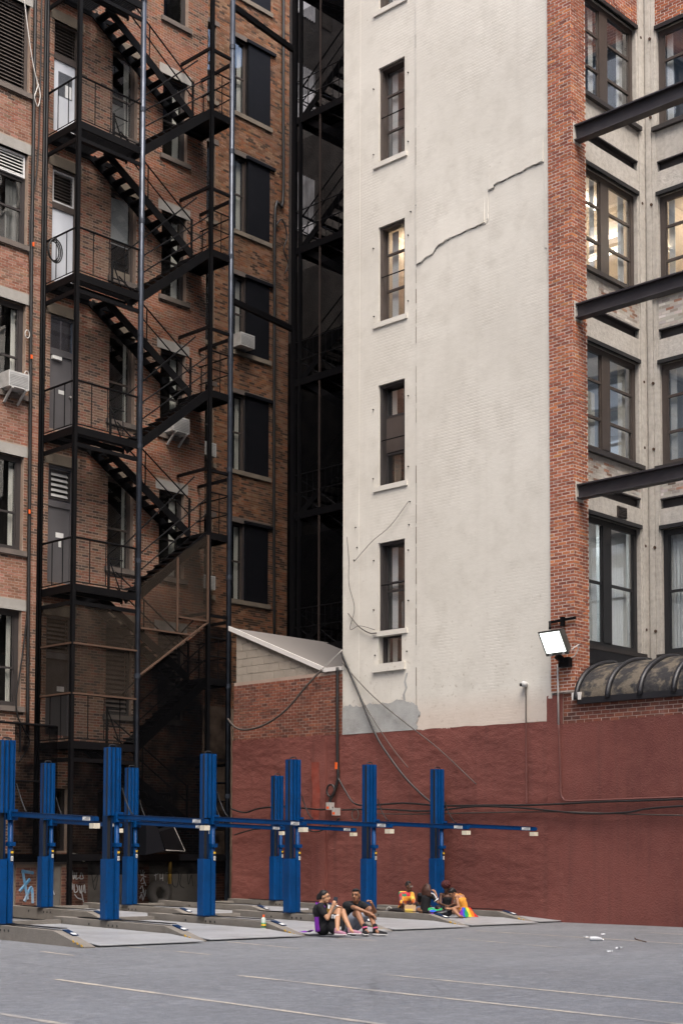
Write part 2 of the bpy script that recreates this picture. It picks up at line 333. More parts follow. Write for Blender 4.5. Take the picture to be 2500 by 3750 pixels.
def cream_mat():
    m, n, l, b = new_mat('cream_paint_over_brick'); b.inputs['Roughness'].default_value = .8; b.inputs['Specular IOR Level'].default_value = .3
    geo = n.new('ShaderNodeNewGeometry')
    sep = n.new('ShaderNodeSeparateXYZ'); l.new(geo.outputs['Position'], sep.inputs[0])
    cmb = n.new('ShaderNodeCombineXYZ'); l.new(sep.outputs[1], cmb.inputs[0]); l.new(sep.outputs[2], cmb.inputs[1])
    br = n.new('ShaderNodeTexBrick'); br.inputs['Scale'].default_value = 1; br.inputs['Mortar Size'].default_value = .012; br.inputs['Mortar Smooth'].default_value = .6
    br.inputs['Brick Width'].default_value = .214; br.inputs['Row Height'].default_value = .071; l.new(cmb.outputs[0], br.inputs['Vector'])
    cur = None
    def noise_(scale, detail=6, vec=None):
        t = n.new('ShaderNodeTexNoise'); t.inputs['Scale'].default_value = scale; t.inputs['Detail'].default_value = detail; t.inputs['Roughness'].default_value = .62
        l.new(vec if vec is not None else geo.outputs['Position'], t.inputs['Vector']); return t.outputs['Fac']
    def rng_(s, lo, hi, a, b_):
        r = n.new('ShaderNodeMapRange'); r.inputs[1].default_value = lo; r.inputs[2].default_value = hi; r.inputs[3].default_value = a; r.inputs[4].default_value = b_; l.new(s, r.inputs[0]); return r.outputs[0]
    def mixc(f, a, c2):
        mx = n.new('ShaderNodeMix'); mx.data_type = 'RGBA'; l.new(f, mx.inputs[0])
        if isinstance(a, tuple): mx.inputs[6].default_value = (*a, 1)
        else: l.new(a, mx.inputs[6])
        mx.inputs[7].default_value = (*c2, 1); return mx.outputs[2]
    c = mixc(rng_(noise_(.35), .35, .7, 0, .8), (.67,.64,.575), (.56,.53,.47))
    c = mixc(rng_(noise_(2.2), .48, .75, 0, .6), c, (.50,.47,.41))
    mp = n.new('ShaderNodeMapping'); mp.inputs['Scale'].default_value = (4,4,.2); l.new(geo.outputs['Position'], mp.inputs[0])
    c = mixc(rng_(noise_(1.0, 5, mp.outputs[0]), .52, .8, 0, .38), c, (.54,.505,.45))
    # chips and dark pits, more of them low on the wall
    low = rng_(sep.outputs[2], 4.5, 9.5, .07, 0)
    pit = noise_(9, 8)
    ad = n.new('ShaderNodeMath'); l.new(pit, ad.inputs[0]); l.new(low, ad.inputs[1])
    c = mixc(rng_(ad.outputs[0], .655, .74, 0, .55), c, (.36,.31,.25))
    c = mixc(rng_(noise_(26, 4), .66, .74, 0, .45), c, (.40,.36,.30))
    warm = rng_(sep.outputs[2], 4.6, 5.15, .5, 0)
    c = mixc(warm, c, (.55,.42,.34))
    l.new(c, b.inputs['Base Color'])
    # relief: courses show through the paint in patches, trowel ripple everywhere
    inv = n.new('ShaderNodeMath'); inv.operation = 'SUBTRACT'; inv.inputs[0].default_value = 1; l.new(br.outputs['Fac'], inv.inputs[1])
    mul = n.new('ShaderNodeMath'); mul.operation = 'MULTIPLY'; l.new(inv.outputs[0], mul.inputs[0]); l.new(rng_(noise_(.45), .45, .75, .0, .4), mul.inputs[1])
    mp2 = n.new('ShaderNodeMapping'); mp2.inputs['Scale'].default_value = (5,5,8); l.new(geo.outputs['Position'], mp2.inputs[0])
    ripple = noise_(1.2, 6, mp2.outputs[0])
    s1 = n.new('ShaderNodeMath'); s1.operation = 'MULTIPLY_ADD'; s1.inputs[1].default_value = .55; l.new(ripple, s1.inputs[0]); l.new(mul.outputs[0], s1.inputs[2])
    bp = n.new('ShaderNodeBump'); bp.inputs['Distance'].default_value = .007; l.new(s1.outputs[0], bp.inputs['Height']); l.new(bp.outputs[0], b.inputs['Normal'])
    return m
M['cream'] = cream_mat()
M['red'] = mat('maroon_wall_paint', (.185,.062,.05), .75, spec=.25, var=(.45,.65,(.105,.034,.029)), var2=(4,.45,(.19,.072,.058)), bump=(34,.014), streak=(.5,(.105,.042,.036)))
M['grey_patch'] = mat('grey_cement_patch', (.36,.36,.345), .9, var=(1.8,.7,(.22,.215,.205)), var2=(5,.4,(.46,.46,.45)), bump=(30,.006))

# ------------------------------------------------------------------ masonry
BL, BH, J = .200, .0575, .0135     # brick length, height, joint
CO = BH + J
def tone_attr(me, cols):
    a = me.attributes.new('tone', 'FLOAT_COLOR', 'POINT'); a.data.foreach_set('color', np.asarray(cols, dtype=np.float32).ravel())

def wall_sheet(F, u0, u1, z0, z1, holes, depth, mb=None):
    """sheet at o=0 with rectangular openings, each opening with its reveals"""
    mb = mb or MB()
    us = sorted({u0, u1, *[h[0] for h in holes], *[h[1] for h in holes]}); zs = sorted({z0, z1, *[h[2] for h in holes], *[h[3] for h in holes]})
    us = [u for u in us if u0 <= u <= u1]; zs = [z for z in zs if z0 <= z <= z1]
    for i in range(len(us)-1):
        j = 0
        while j < len(zs)-1:
            uc = (us[i]+us[i+1])/2
            def hole(k): zc = (zs[k]+zs[k+1])/2; return any(h[0] < uc < h[1] and h[2] < zc < h[3] for h in holes)
            if hole(j): j += 1; continue
            k = j
            while k+1 < len(zs)-1 and not hole(k+1): k += 1
            mb.add([F(us[i],0,zs[j]), F(us[i+1],0,zs[j]), F(us[i+1],0,zs[k+1]), F(us[i],0,zs[k+1])], [(0,1,2,3)])
            j = k+1
    for a, b, c, d in holes:
        mb.add([F(a,0,c),F(a,-depth,c),F(a,-depth,d),F(a,0,d)], [(0,1,2,3)]); mb.add([F(b,0,c),F(b,-depth,c),F(b,-depth,d),F(b,0,d)], [(0,1,2,3)])
        mb.add([F(a,0,c),F(b,0,c),F(b,-depth,c),F(a,-depth,c)], [(0,1,2,3)]); mb.add([F(a,0,d),F(b,0,d),F(b,-depth,d),F(a,-depth,d)], [(0,1,2,3)])
    return mb

CAMP = np.array([0, 0, 1.45])
def lay_bricks(parent, F, u0, u1, z0, z1, holes, pal, material, proud=.007, n_single=300, seen=None, name='brick', bl=BL, bh=BH, joint=J):
    """running-bond bricks in front of a mortar sheet; the nearest ones are objects, the rest one mesh"""
    co = bh+joint; items = []
    nz = int((z1-z0)/co)
    for k in range(nz):
        zb = z0 + k*co + joint/2; zt = zb + bh; zm = (zb+zt)/2
        cuts = sorted([(h[0], h[1]) for h in holes if h[2]-bh*.3 < zm < h[3]+bh*.3]); free = []; a = u0
        for h0, h1 in cuts:
            if h0 > a: free.append((a, min(h0, u1)))
            a = max(a, h1)
        if a < u1: free.append((a, u1))
        off = (k % 2)*(bl+joint)/2
        for a, b in free:
            n0 = math.floor((a-u0-off)/(bl+joint)) - 1
            u = u0 + off + n0*(bl+joint)
            while u < b:
                c0 = max(u, a+joint/2*(u < a)); c1 = min(u+bl, b)
                if c1-c0 > .03: items.append((c0, c1, zb, zt))
                u += bl+joint
    it = np.array(items); n = len(it)
    cols = np.array([pal((a+b)/2, (c+d)/2) for a, b, c, d in items]); jit = rng.uniform(-.0025, .003, n)
    cen = np.array([F((a+b)/2, 0, (c+d)/2) for a, b, c, d in items]); dist = np.linalg.norm(cen-CAMP, axis=1)
    full = np.abs((it[:,1]-it[:,0])-bl) < 1e-6
    if seen is not None: full &= np.array([seen((a+b)/2, (c+d)/2) for a, b, c, d in items])
    single = np.zeros(n, bool); idx = np.where(full)[0]; single[idx[np.argsort(dist[idx])[:n_single]]] = True
    fac = np.array([(0,1,5,4),(1,2,6,5),(2,3,7,6),(3,0,4,7),(4,5,6,7)])
    V = []; Fc = []; Cc = []; q = 0
    for i in np.where(~single)[0]:
        a, b, c, d = it[i]; o = proud+jit[i]
        V += [F(a,-.004,c),F(b,-.004,c),F(b,-.004,d),F(a,-.004,d),F(a,o,c),F(b,o,c),F(b,o,d),F(a,o,d)]
        Fc += (fac+q*8).tolist(); Cc += [(*cols[i],1)]*8; q += 1
    me = bpy.data.meshes.new(name+'s'); me.from_pydata(V, [], Fc); tone_attr(me, Cc)
    bm = bmesh.new(); bm.from_mesh(me); bmesh.ops.recalc_face_normals(bm, faces=bm.faces); bm.to_mesh(me); bm.free()
    me.materials.append(material); rest = bpy.data.objects.new(name+'_courses', me); COL.objects.link(rest); attach(rest, parent); rest['kind'] = 'stuff'
    # singles: ten shared meshes, each of one tone
    ids = np.where(single)[0]
    if len(ids):
        order = ids[np.argsort(cols[ids].sum(1))]; groups = np.array_split(order, 10)
        z0_ = np.array(F(0,0,0)); e = lambda u, o, z: tuple(np.array(F(u,o,z))-z0_)
        for g in groups:
            if not len(g): continue
            cm = cols[g].mean(0); h = bl/2; v = bh/2; p = proud
            mv = [e(-h,-.004,-v),e(h,-.004,-v),e(h,-.004,v),e(-h,-.004,v),e(-h,p,-v),e(h,p,-v),e(h,p,v),e(-h,p,v)]
            sm = bpy.data.meshes.new(name); sm.from_pydata(mv, [], fac.tolist()); tone_attr(sm, [(*cm,1)]*8)
            bm = bmesh.new(); bm.from_mesh(sm); bmesh.ops.recalc_face_normals(bm, faces=bm.faces); bm.to_mesh(sm); bm.free()
            sm.materials.append(material)
            for i in g:
                o = bpy.data.objects.new(name, sm); COL.objects.link(o); o.parent = parent
                a, b, c, d = it[i]; o.location = F((a+b)/2, jit[i], (c+d)/2)
    return rest

def pick(cands):
    w = random.random()*sum(c[0] for c in cands)
    for c in cands:
        w -= c[0]
        if w <= 0: break
    k = random.uniform(.82, 1.18); return tuple(min(1, x*k*random.uniform(.95,1.05)) for x in c[1])

# ------------------------------------------------------------------ windows and doors
def make_window(bld, F, u0, u1, z0, z1, rec=.13, fw=.07, mulls=(), bars=(), fm='frame_dark', gm='glass', room='room_dark', room_d=1.2, dress=None, name='window', bar_h=.05, panes=True, inset=None):
    """frame mesh with its panes, room box and curtain as sub-parts"""
    mb = MB()
    pbox(mb,F,u0,u0+fw,-rec-.08,-rec,z0,z1); pbox(mb,F,u1-fw,u1,-rec-.08,-rec,z0,z1)
    pbox(mb,F,u0+fw,u1-fw,-rec-.08,-rec,z1-fw,z1); pbox(mb,F,u0+fw,u1-fw,-rec-.08,-rec,z0,z0+fw)
    st = fw*.5
    for (m0, m1) in mulls: pbox(mb,F,m0,m1,-rec-.078,-rec+.015,z0+fw,z1-fw)
    ucuts = [u0+fw] + [x for m in mulls for x in m] + [u1-fw]; cells = []
    for i in range(0, len(ucuts), 2):
        a, b = ucuts[i], ucuts[i+1]
        zz = [z0+fw] + sorted(bars) + [z1-fw]
        for zc in bars: pbox(mb,F,a,b,-rec-.07,-rec-.012,zc-bar_h/2,zc+bar_h/2)
        for j in range(len(zz)-1): cells.append((a, b, zz[j], zz[j+1], j))
        # sash stiles
        pbox(mb,F,a,a+.035,-rec-.065,-rec-.02,z0+fw,z1-fw); pbox(mb,F,b-.035,b,-rec-.065,-rec-.02,z0+fw,z1-fw)
    w = mb.build(name, M[fm], bld)
    if panes:
        for a, b, c, d, j in cells:
            p = MB(); o = -rec-.045 + (.012 if j else 0)
            pbox(p,F,a+.004,b-.004,o-.004,o,c+.004,d-.004); p.build('pane', M[gm], w)
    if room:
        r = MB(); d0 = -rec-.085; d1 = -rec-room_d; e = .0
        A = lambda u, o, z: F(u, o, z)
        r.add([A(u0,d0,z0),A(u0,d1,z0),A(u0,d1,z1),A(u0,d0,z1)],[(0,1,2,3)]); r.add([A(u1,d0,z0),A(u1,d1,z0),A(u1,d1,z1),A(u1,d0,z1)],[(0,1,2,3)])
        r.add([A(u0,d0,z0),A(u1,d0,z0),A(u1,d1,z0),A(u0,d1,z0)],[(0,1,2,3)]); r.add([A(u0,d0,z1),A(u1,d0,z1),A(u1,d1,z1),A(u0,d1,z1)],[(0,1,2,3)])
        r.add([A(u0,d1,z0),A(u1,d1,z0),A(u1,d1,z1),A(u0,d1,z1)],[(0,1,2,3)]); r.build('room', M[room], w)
    for dr in (dress or ()):
        kind, a, b, c, d, mname = dr
        if kind == 'curtain':
            p = MB(); k = max(6, int((b-a)/.05)*2)
            p.grid(k, 1, lambda s, t: F(a+(b-a)*s, -rec-.16+.02*math.sin(s*(b-a)*70), c+(d-c)*t)); p.build('curtain', M[mname], w, smooth=True)
        elif kind == 'blind':
            p = MB(); pbox(p,F,a,b,-rec-.135,-rec-.125,c,d); p.build('blind', M[mname], w)
        elif kind == 'board':
            p = MB(); pbox(p,F,a,b,-rec-.012,-rec+.004,c,d); p.build('board', M[mname], w)
    return w

def slats(parent, F, u0, u1, z0, z1, n, mname, o=-.1, back='room_dark', fr=None, fw=.05):
    if fr:
        m = MB(); pbox(m,F,u0,u0+fw,o-.06,o+.02,z0,z1); pbox(m,F,u1-fw,u1,o-.06,o+.02,z0,z1); pbox(m,F,u0+fw,u1-fw,o-.06,o+.02,z0,z0+fw); pbox(m,F,u0+fw,u1-fw,o-.06,o+.02,z1-fw,z1)
        L = m.build('louvre', M[fr], parent); u0 += fw; u1 -= fw; z0 += fw; z1 -= fw
    else:
        m = MB(); pbox(m,F,u0,u0+.03,o-.06,o+.015,z0,z1); pbox(m,F,u1-.03,u1,o-.06,o+.015,z0,z1); L = m.build('louvre', M[mname], parent); u0 += .03; u1 -= .03
    h = (z1-z0)/n; me = None
    b = MB(); pbox(b,F,u0,u1,o-.09,o-.08,z0,z1); b.build('backing', M[back], L)
    for i in range(n):
        zc = z0+h*(i+.5)
        if me is None:
            s = MB(); s.hexa([F(u0,o-.06,h*.30),F(u1,o-.06,h*.30),F(u1,o-.04,h*.30),F(u0,o-.04,h*.30),F(u0,o-.01,-h*.30),F(u1,o-.01,-h*.30),F(u1,o+.01,-h*.30),F(u0,o+.01,-h*.30)])
            so = s.build('slat', M[mname], L); me = so.data; so.location = (0,0,zc)
        else:
            so = bpy.data.objects.new('slat', me); COL.objects.link(so); so.parent = L; so.location = (0,0,zc)
    return L

def part_box(parent, name, F, u0, u1, o0, o1, z0, z1, mname):
    m = MB(); pbox(m,F,u0,u1,o0,o1,z0,z1); return m.build(name, M[mname], parent)

# ================================================================== ground
g = MB().grid(2, 2, lambda s, t: (-220+440*s, -220+440*t, 0)).build('ground', M['asphalt']); g['kind'] = 'structure'
for (xa, ya, xb, yb, w) in ((7.50,11.6,7.28,8.6,.10),(9.95,14.0,9.18,7.4,.10),(11.78,12.9,11.02,5.9,.10),(13.12,11.9,12.5,6.4,.09),(19.5,15.9,18.8,13.2,.08),(21.75,17.2,20.7,10.6,.10),
                            (14.15,18.0,13.9,15.8,.08),(16.1,17.9,15.75,15.9,.08),(18.1,17.3,18.0,16.3,.08),(12.6,18.1,12.4,17.0,.08),(23.6,15.0,22.9,10.0,.09)):
    L = MB().grid(2, 24, lambda s, t: (xa+(xb-xa)*t+(s-.5)*w*.85*(1+.2*math.sin(t*37+xa)), ya+(yb-ya)*t, .004)).build('painted_line', M['paint_line'], g)

# ================================================================== brick building (fire-escape facade)
FY = frame('Y', 31.0)
A = thing('brick_building', (21, 31, 0), 'old red and brown brick building with a black fire escape, at the left edge', 'building')
LINT = [23.5, 19.58, 15.66, 11.72, 7.80]; SILL = [20.78, 16.78, 12.90, 8.92, 4.98]
holes = []
for k in range(5):
    holes += [(19.80,20.88,SILL[k]+.12,LINT[k]-.27), (21.63,22.42,SILL[k]-.53,LINT[k]-.27), (23.52,24.38,SILL[k]+.12,LINT[k]-.25), (25.27,26.17,SILL[k]+.12,LINT[k]-.27)]
holes += [(25.27,26.17,24.85,27.3), (21.75,22.35,1.5,3.1), (23.3,24.15,1.5,3.1), (24.95,25.8,1.5,3.1)]
wmb = wall_sheet(FY, 15.0, 26.9, 0, 32, holes, .32)
wmb.add([(26.9,31,0),(26.9,44,0),(26.9,44,32),(26.9,31,32)],[(0,1,2,3)]); wmb.add([(15,31,0),(15,44,0),(15,44,32),(15,31,32)],[(0,1,2,3)])
wallA = wmb.build('wall', M['mortar_old'], A)
MB().box(15,26.9,31,44,32,32.3).build('roof', M['roof_black'], A)
TAN = (.205,.118,.079); DRK = (.085,.056,.043); REDB = (.235,.098,.064); PNK = (.29,.145,.104); ORG = (.275,.108,.060)
def palA(u, z):
    band = any(l-.02 < z < l+1.0 for l in LINT)
    if u < 21.5: return pick(((5,PNK),(4,REDB),(1,TAN)) if band else ((4,TAN),(3,DRK),(2,REDB),(2,(.175,.098,.066))))
    if u > 24.4: return pick(((5,ORG),(3,REDB),(2,TAN)) if band or random.random() < .35 else ((4,TAN),(2,DRK),(2,ORG)))
    return pick(((4,REDB),(2,ORG),(2,TAN),(1,DRK)) if band else ((5,TAN),(2.2,DRK),(2,REDB)))
stones = [(h[0]-.13 if h[0] < 23 or h[0] > 25 else h[0]-.08, h[1]+.13, h[3], h[3]+.27) for h in holes[:21]]
sills = [(h[0]-.1, h[1]+.1, h[2]-.13, h[2]) for i, h in enumerate(holes[:21]) if i % 4 != 1 or i == 20]
lay_bricks(wallA, FY, 16.6, 26.9, .1, 27.2, holes+stones+sills, palA, M['brick_old'], proud=.004, bl=.197, bh=.054, joint=.0175, seen=lambda u, z: 20.3 < u < 26.8 and 4.5 < z < 22)
for i, s in enumerate(stones):
    col = i % 4
    part_box(A, 'lintel', FY, s[0], s[1], -.1, .012+.004*(i % 3), s[2], s[3], 'stone' if col in (0, 3) else 'stone_brown')
for s in sills: part_box(A, 'sill', FY, s[0], s[1], -.13, .075, s[2], s[3], 'stone_dark')
for k in range(5):
    zt = LINT[k]-.27; zb = SILL[k]+.12
    # left column
    if k == 0: slats(A, FY, 19.8, 20.88, zb, zt, 22, 'slat_brown', o=-.12, fr='frame_brown', fw=.1)
    elif k == 1:
        w = make_window(A, FY, 19.8, 20.88, zb, zt-.62, fw=.09, bars=(zb+.95,), dress=[('curtain',20.4,20.75,zb+.05,zt-.7,'curtain')], gm='glass_dark')
        slats(A, FY, 19.85, 20.83, zt-.62, zt-.03, 6, 'slat_white', o=-.09, fr='frame_white', fw=.045)
    else: make_window(A, FY, 19.8, 20.88, zb, zt, fw=.13, bars=(zb+.98,), fm='frame_dark', dress=[('curtain',20.62,20.76,zb+.1,zt-.12,'curtain')], gm='glass')
    # doors
    db = SILL[k]-.53; top = 1.98 if k else 1.98
    D = part_box(A, 'door', FY, 21.63+.05, 22.42-.05, -.16, -.11, db, db+top, ('door_pale','door_pale','door_grey','door_grey','door_dark')[k])
    fmb = MB(); pbox(fmb,FY,21.63,21.68,-.18,-.06,db,zt); pbox(fmb,FY,22.37,22.42,-.18,-.06,db,zt); pbox(fmb,FY,21.68,22.37,-.18,-.07,db+top,db+top+.16); pbox(fmb,FY,21.68,22.37,-.18,-.06,zt-.06,zt)
    fmb.build('door_frame', M['frame_brown' if k < 2 else 'door_grey'], A)
    if k == 0: p = MB(); pbox(p,FY,21.84,22.28,-.108,-.1,db+1.05,db+1.7); p.build('pane', M['glass_dark'], D); p = MB(); pbox(p,FY,22.06,22.26,-.1,-.096,db+1.07,db+1.4); p.build('notice', M['blind'], D)
    if k == 2:
        fl = MB()
        for q in (0, 1): pbox(fl,FY,21.70+q*.36,22.0+q*.36,-.12,-.1,db+top+.2,zt-.08)
        fl.build('fanlight', M['glass_dark'], A)
        m = MB(); pbox(m,FY,21.74,22.02,-.11,-.03,db+1.86,db+1.95); m.build('door_closer', M['label_white'], D)
        m = MB(); pbox(m,FY,21.98,22.15,-.109,-.1,db+1.0,db+1.1); m.build('notice', M['label_white'], D)
        m = MB(); m.tube([FY(22.33,-.1,db+.98),FY(22.33,-.05,db+.98)],.03,10); m.build('door_knob', M['conduit'], D)
    elif k in (0, 1): slats(A, FY, 21.68, 22.37, db+top+.16, zt-.06, 9, 'slat_brown' , o=-.1, fr=None if k == 0 else 'frame_white', fw=.05)
    elif k == 3:
        slats(A, FY, 21.72, 22.36, db+top+.2, zt-.1, 5, 'slat_white', o=-.1, fr='frame_dark')
        m = MB(); pbox(m,FY,21.95,22.19,-.109,-.1,db+1.2,db+1.33); m.build('notice', M['label_white'], D); m = MB(); pbox(m,FY,22.04,22.12,-.109,-.1,db+.96,db+1.13); m.build('notice', M['label_white'], D)
    else:
        slats(A, FY, 21.68, 22.37, db+top+.16, zt-.06, 8, 'slat_brown', o=-.1)
        m = MB(); pbox(m,FY,22.05,22.27,-.109,-.1,db+1.15,db+1.28); m.build('notice', M['label_white'], D)
    # middle and far columns
    if k == 4:
        slats(A, FY, 23.52, 24.38, zb, zt, 18, 'slat_brown', o=-.12, fr='frame_dark', fw=.08); slats(A, FY, 25.27, 26.17, zb, zt, 18, 'slat_brown', o=-.12, fr='frame_dark', fw=.08)
    else:
        dr = [('curtain',24.2,24.3,zb+.1,zt-.1,'curtain')]
        if k == 0: dr = [('curtain',24.12,24.3,zb+.1,zt-.1,'curtain'), ('blind',23.62,24.12,zb+.08,zb+.95,'room_grey')]
        if k == 1: dr = [('blind',23.6,24.3,zb+1.05,zt-.08,'blind'), ('board',23.6,24.28,zb+.08,zb+.3,'stone_brown')]
        make_window(A, FY, 23.52, 24.38, zb, zt, fw=.07, bars=(zb+1.08,), fm='frame_brown', dress=dr, gm='glass')
        make_window(A, FY, 25.27, 26.17, zb, zt, fw=.07, bars=(zb+1.08,), fm='frame_dark', dress=[('curtain',25.85,26.08,zb+.1,zt-.1,'curtain')], gm='glass')
make_window(A, FY, 25.27, 26.17, 24.85, 27.3, fw=.07, fm='frame_dark', panes=True, gm='glass_dark')
for a, b in ((21.75,22.35),(23.3,24.15),(24.95,25.8)):
    w = make_window(A, FY, a, b, 1.5, 3.1, fw=.06, fm='frame_dark', gm='glass_dark', dress=[('blind',a+.07,b-.07,1.56,3.04,'stone_brown')])

# ================================================================== brown brick building with iron shutters
FW = frame('Y', 34.0)
B = thing('brick_building', (30.5, 34, 0), 'soot-stained brown brick building with black iron window shutters beside the dark alley', 'building')
SW = [29.15, 25.25, 21.37, 17.45, 13.60, 9.45]
hB = []
for z in SW: hB += [(30.66,32.20,z,z+2.47), (28.75,29.85,z,z+2.47)]
wm = wall_sheet(FW, 26.6, 33.1, 0, 34, hB, .3); wm.add([(33.1,34,0),(33.1,46,0),(33.1,46,34),(33.1,34,34)],[(0,1,2,3)]); wallB = wm.build('wall', M['mortar_dark'], B)
MB().box(26.6,33.1,34.01,46,34,34.3).build('roof', M['roof_black'], B)
BR1 = (.19,.096,.055); BR2 = (.27,.155,.098); BR3 = (.26,.112,.056); BR4 = (.072,.045,.032)
def palB(u, z):
    lowk = max(0, min(1, (z-8)/14)); return pick(((4*lowk+.5,BR2),(3,BR1),(2.5,BR3),(1.5+1.5*(1-lowk),BR4)))
stB = [(h[0]-.12,h[1]+.14,h[3],h[3]+.15) for h in hB]; siB = [(h[0]-.1,h[1]+.1,h[2]-.14,h[2]) for h in hB]
lay_bricks(wallB, FW, 26.9, 33.1, 6.0, 31.8, hB+stB+siB, palB, M['brick_brown'], seen=lambda u, z: u > 29.9 and 8 < z < 27, proud=.012)
for s in stB: part_box(B, 'lintel', FW, s[0], s[1], -.1, .03, s[2], s[3], 'stone_dark')
for s in siB: part_box(B, 'sill', FW, s[0], s[1], -.13, .07, s[2], s[3], 'stone_brown')
for i, z in enumerate(SW):
    make_window(B, FW, 30.66, 31.22, z, z+2.47, rec=.1, fw=.05, bars=(z+1.25,), fm='frame_brown', dress=[('curtain',30.98,31.16,z+.06,z+2.4,'curtain')])
    S = part_box(B, 'shutter', FW, 31.24, 32.21, -.05, .035, z-.02, z+2.44, 'shutter')
    part_box(B, 'hood', FW, 31.15, 32.42, -.02, .1, z+2.46, z+2.56, 'shutter')
    make_window(B, FW, 28.75, 29.85, z, z+2.47, rec=.1, fw=.06, bars=(z+1.25,), fm='frame_dark', dress=[('curtain',29.5,29.75,z+.06,z+2.4,'curtain')])

# ================================================================== alley: dark rear building
AL = thing('alley_building', (36, 37, 0), 'near-black rear building deep in the narrow alley, its shade put into the brick colour', 'building')
FA = frame('Y', 37.0)
am = MB(); am.box(33.1,46,37,47,0,36); am.box(42,46,20,37,0,36); am.build('wall', M['shade_brick'], AL)
for zc in (32.2, 28.1, 24.0):
    for a, b, mn in ((36.3,37.3,'corrugated'),(37.55,38.2,'shade_brick')):
        p = MB(); n = 26
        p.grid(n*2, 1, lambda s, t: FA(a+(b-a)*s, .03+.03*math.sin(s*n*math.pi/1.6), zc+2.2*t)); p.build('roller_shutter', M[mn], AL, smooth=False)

# ================================================================== cream painted building
FX = frame('X', 25.8)
Cb = thing('painted_building', (25.8, 21.4, 0), 'tall cream painted building with one column of narrow windows', 'building')
CW = [(22.13,24.6),(18.29,20.66),(14.31,16.67),(10.28,12.76),(6.76,8.9)]
hC = [(22.52,23.36,a,b) for a, b in CW] + [(22.62,23.36,5.97,6.67)]
cm = wall_sheet(FX, 18.30, 24.53, 4.3, 33, hC, .3)
cm.add([(25.8,24.53,0),(45,24.53,0),(45,24.53,33),(25.8,24.53,33)],[(0,1,2,3)]); cm.build('wall', M['cream'], Cb)
MB().box(25.8,45,18.30,24.53,33,33.3).build('roof', M['roof_black'], Cb)
# the proud coat of render above the scar of a vanished roof, and the plain field below it
yz = lambda a, b, t: (25.8-t, a, b)
scar = [(22.14,33),(22.14,15.40),(21.98,15.40),(21.85,15.48),(21.62,15.50),(21.5,15.66),(21.17,15.72),(20.9,15.74),(20.34,15.79),(20.05,15.77),(19.99,15.85),(19.99,16.50),(19.81,16.52),(19.78,16.60),(19.2,16.63),(18.6,16.69),(18.43,16.67),(18.43,14.75),(18.36,14.7),(18.36,14.45),(18.31,14.45),(18.31,33)]
_sc = []
for (y0_, z0_), (y1_, z1_) in zip(scar, scar[1:]+scar[:1]):
    n_ = max(1, int(math.hypot(y1_-y0_, z1_-z0_)/.06)) if 14.4 < z0_ < 17 and 14.4 < z1_ < 17 else 1
    for q in range(n_): t_ = q/n_; _sc.append((y0_+(y1_-y0_)*t_+(random.uniform(-.012,.012) if n_ > 1 and q else 0), z0_+(z1_-z0_)*t_+(random.uniform(-.022,.022) if n_ > 1 and q else 0)))
MB().prism(_sc, yz, .001, .03).build('render_coat', M['cream'], Cb)
MB().prism([(22.14,4.31)]+scar[1:-2]+[(18.31,14.45),(18.31,4.31)], yz, .001, .016).build('lower_field', M['cream'], Cb)
MB().prism([(24.53,33),(24.53,4.9),(24.0,4.9),(23.95,33)], yz, .001, .006).build('corner_coat', M['cream'], Cb)
gp = [(24.52,4.34),(24.52,4.98),(24.3,5.06),(24.0,5.0),(23.6,5.06),(23.1,5.02),(22.7,5.07),(22.36,5.0),(22.2,4.95),(22.1,4.82),(22.02,4.7),(22.09,4.6),(22.13,4.45),(22.10,4.36),(22.16,4.33)]
gp = [(a_+(b2-a_)*t_+random.uniform(-.03,.03)*(t_ > 0 and c_ > 4.4), c_+(d2-c_)*t_+random.uniform(-.035,.035)*(t_ > 0 and c_ > 4.4 and d2 > 4.4)) for (a_, c_), (b2, d2) in zip(gp, gp[1:]+gp[:1]) for t_ in (0,.2,.4,.6,.8)]
MB().prism(gp, yz, .024, .0275).build('cement_patch', M['grey_patch'], Cb)
lipm = MB(); gapm = MB()
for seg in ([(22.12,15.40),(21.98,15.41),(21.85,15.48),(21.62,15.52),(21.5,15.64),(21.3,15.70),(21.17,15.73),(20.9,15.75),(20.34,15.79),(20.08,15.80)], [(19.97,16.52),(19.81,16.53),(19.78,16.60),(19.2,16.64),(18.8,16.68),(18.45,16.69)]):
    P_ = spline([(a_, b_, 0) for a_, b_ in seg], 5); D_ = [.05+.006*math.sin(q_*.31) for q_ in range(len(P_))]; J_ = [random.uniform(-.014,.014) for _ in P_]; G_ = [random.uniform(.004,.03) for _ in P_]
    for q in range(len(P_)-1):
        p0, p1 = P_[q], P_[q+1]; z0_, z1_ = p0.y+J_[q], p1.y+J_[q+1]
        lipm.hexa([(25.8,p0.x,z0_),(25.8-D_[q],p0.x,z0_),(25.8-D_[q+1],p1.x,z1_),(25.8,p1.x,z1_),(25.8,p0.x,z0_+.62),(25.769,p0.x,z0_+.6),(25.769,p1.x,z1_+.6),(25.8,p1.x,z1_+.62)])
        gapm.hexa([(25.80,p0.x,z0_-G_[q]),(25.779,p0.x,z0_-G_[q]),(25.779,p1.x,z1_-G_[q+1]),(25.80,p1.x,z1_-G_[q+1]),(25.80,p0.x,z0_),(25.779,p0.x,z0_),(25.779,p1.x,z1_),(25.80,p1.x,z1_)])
lp_ = lipm.build('broken_render_edge', M['cream'], Cb); lp_['kind'] = 'stuff'; gp_ = gapm.build('lip_shade_strip', M['stone_dark'], Cb); gp_['kind'] = 'stuff'  # dark strip painted as the shade under the broken lip
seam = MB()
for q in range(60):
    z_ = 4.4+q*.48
    if random.random() < .85: seam.box(25.781,25.80,22.141,22.141+random.uniform(.006,.022),z_,z_+random.uniform(.3,.48))
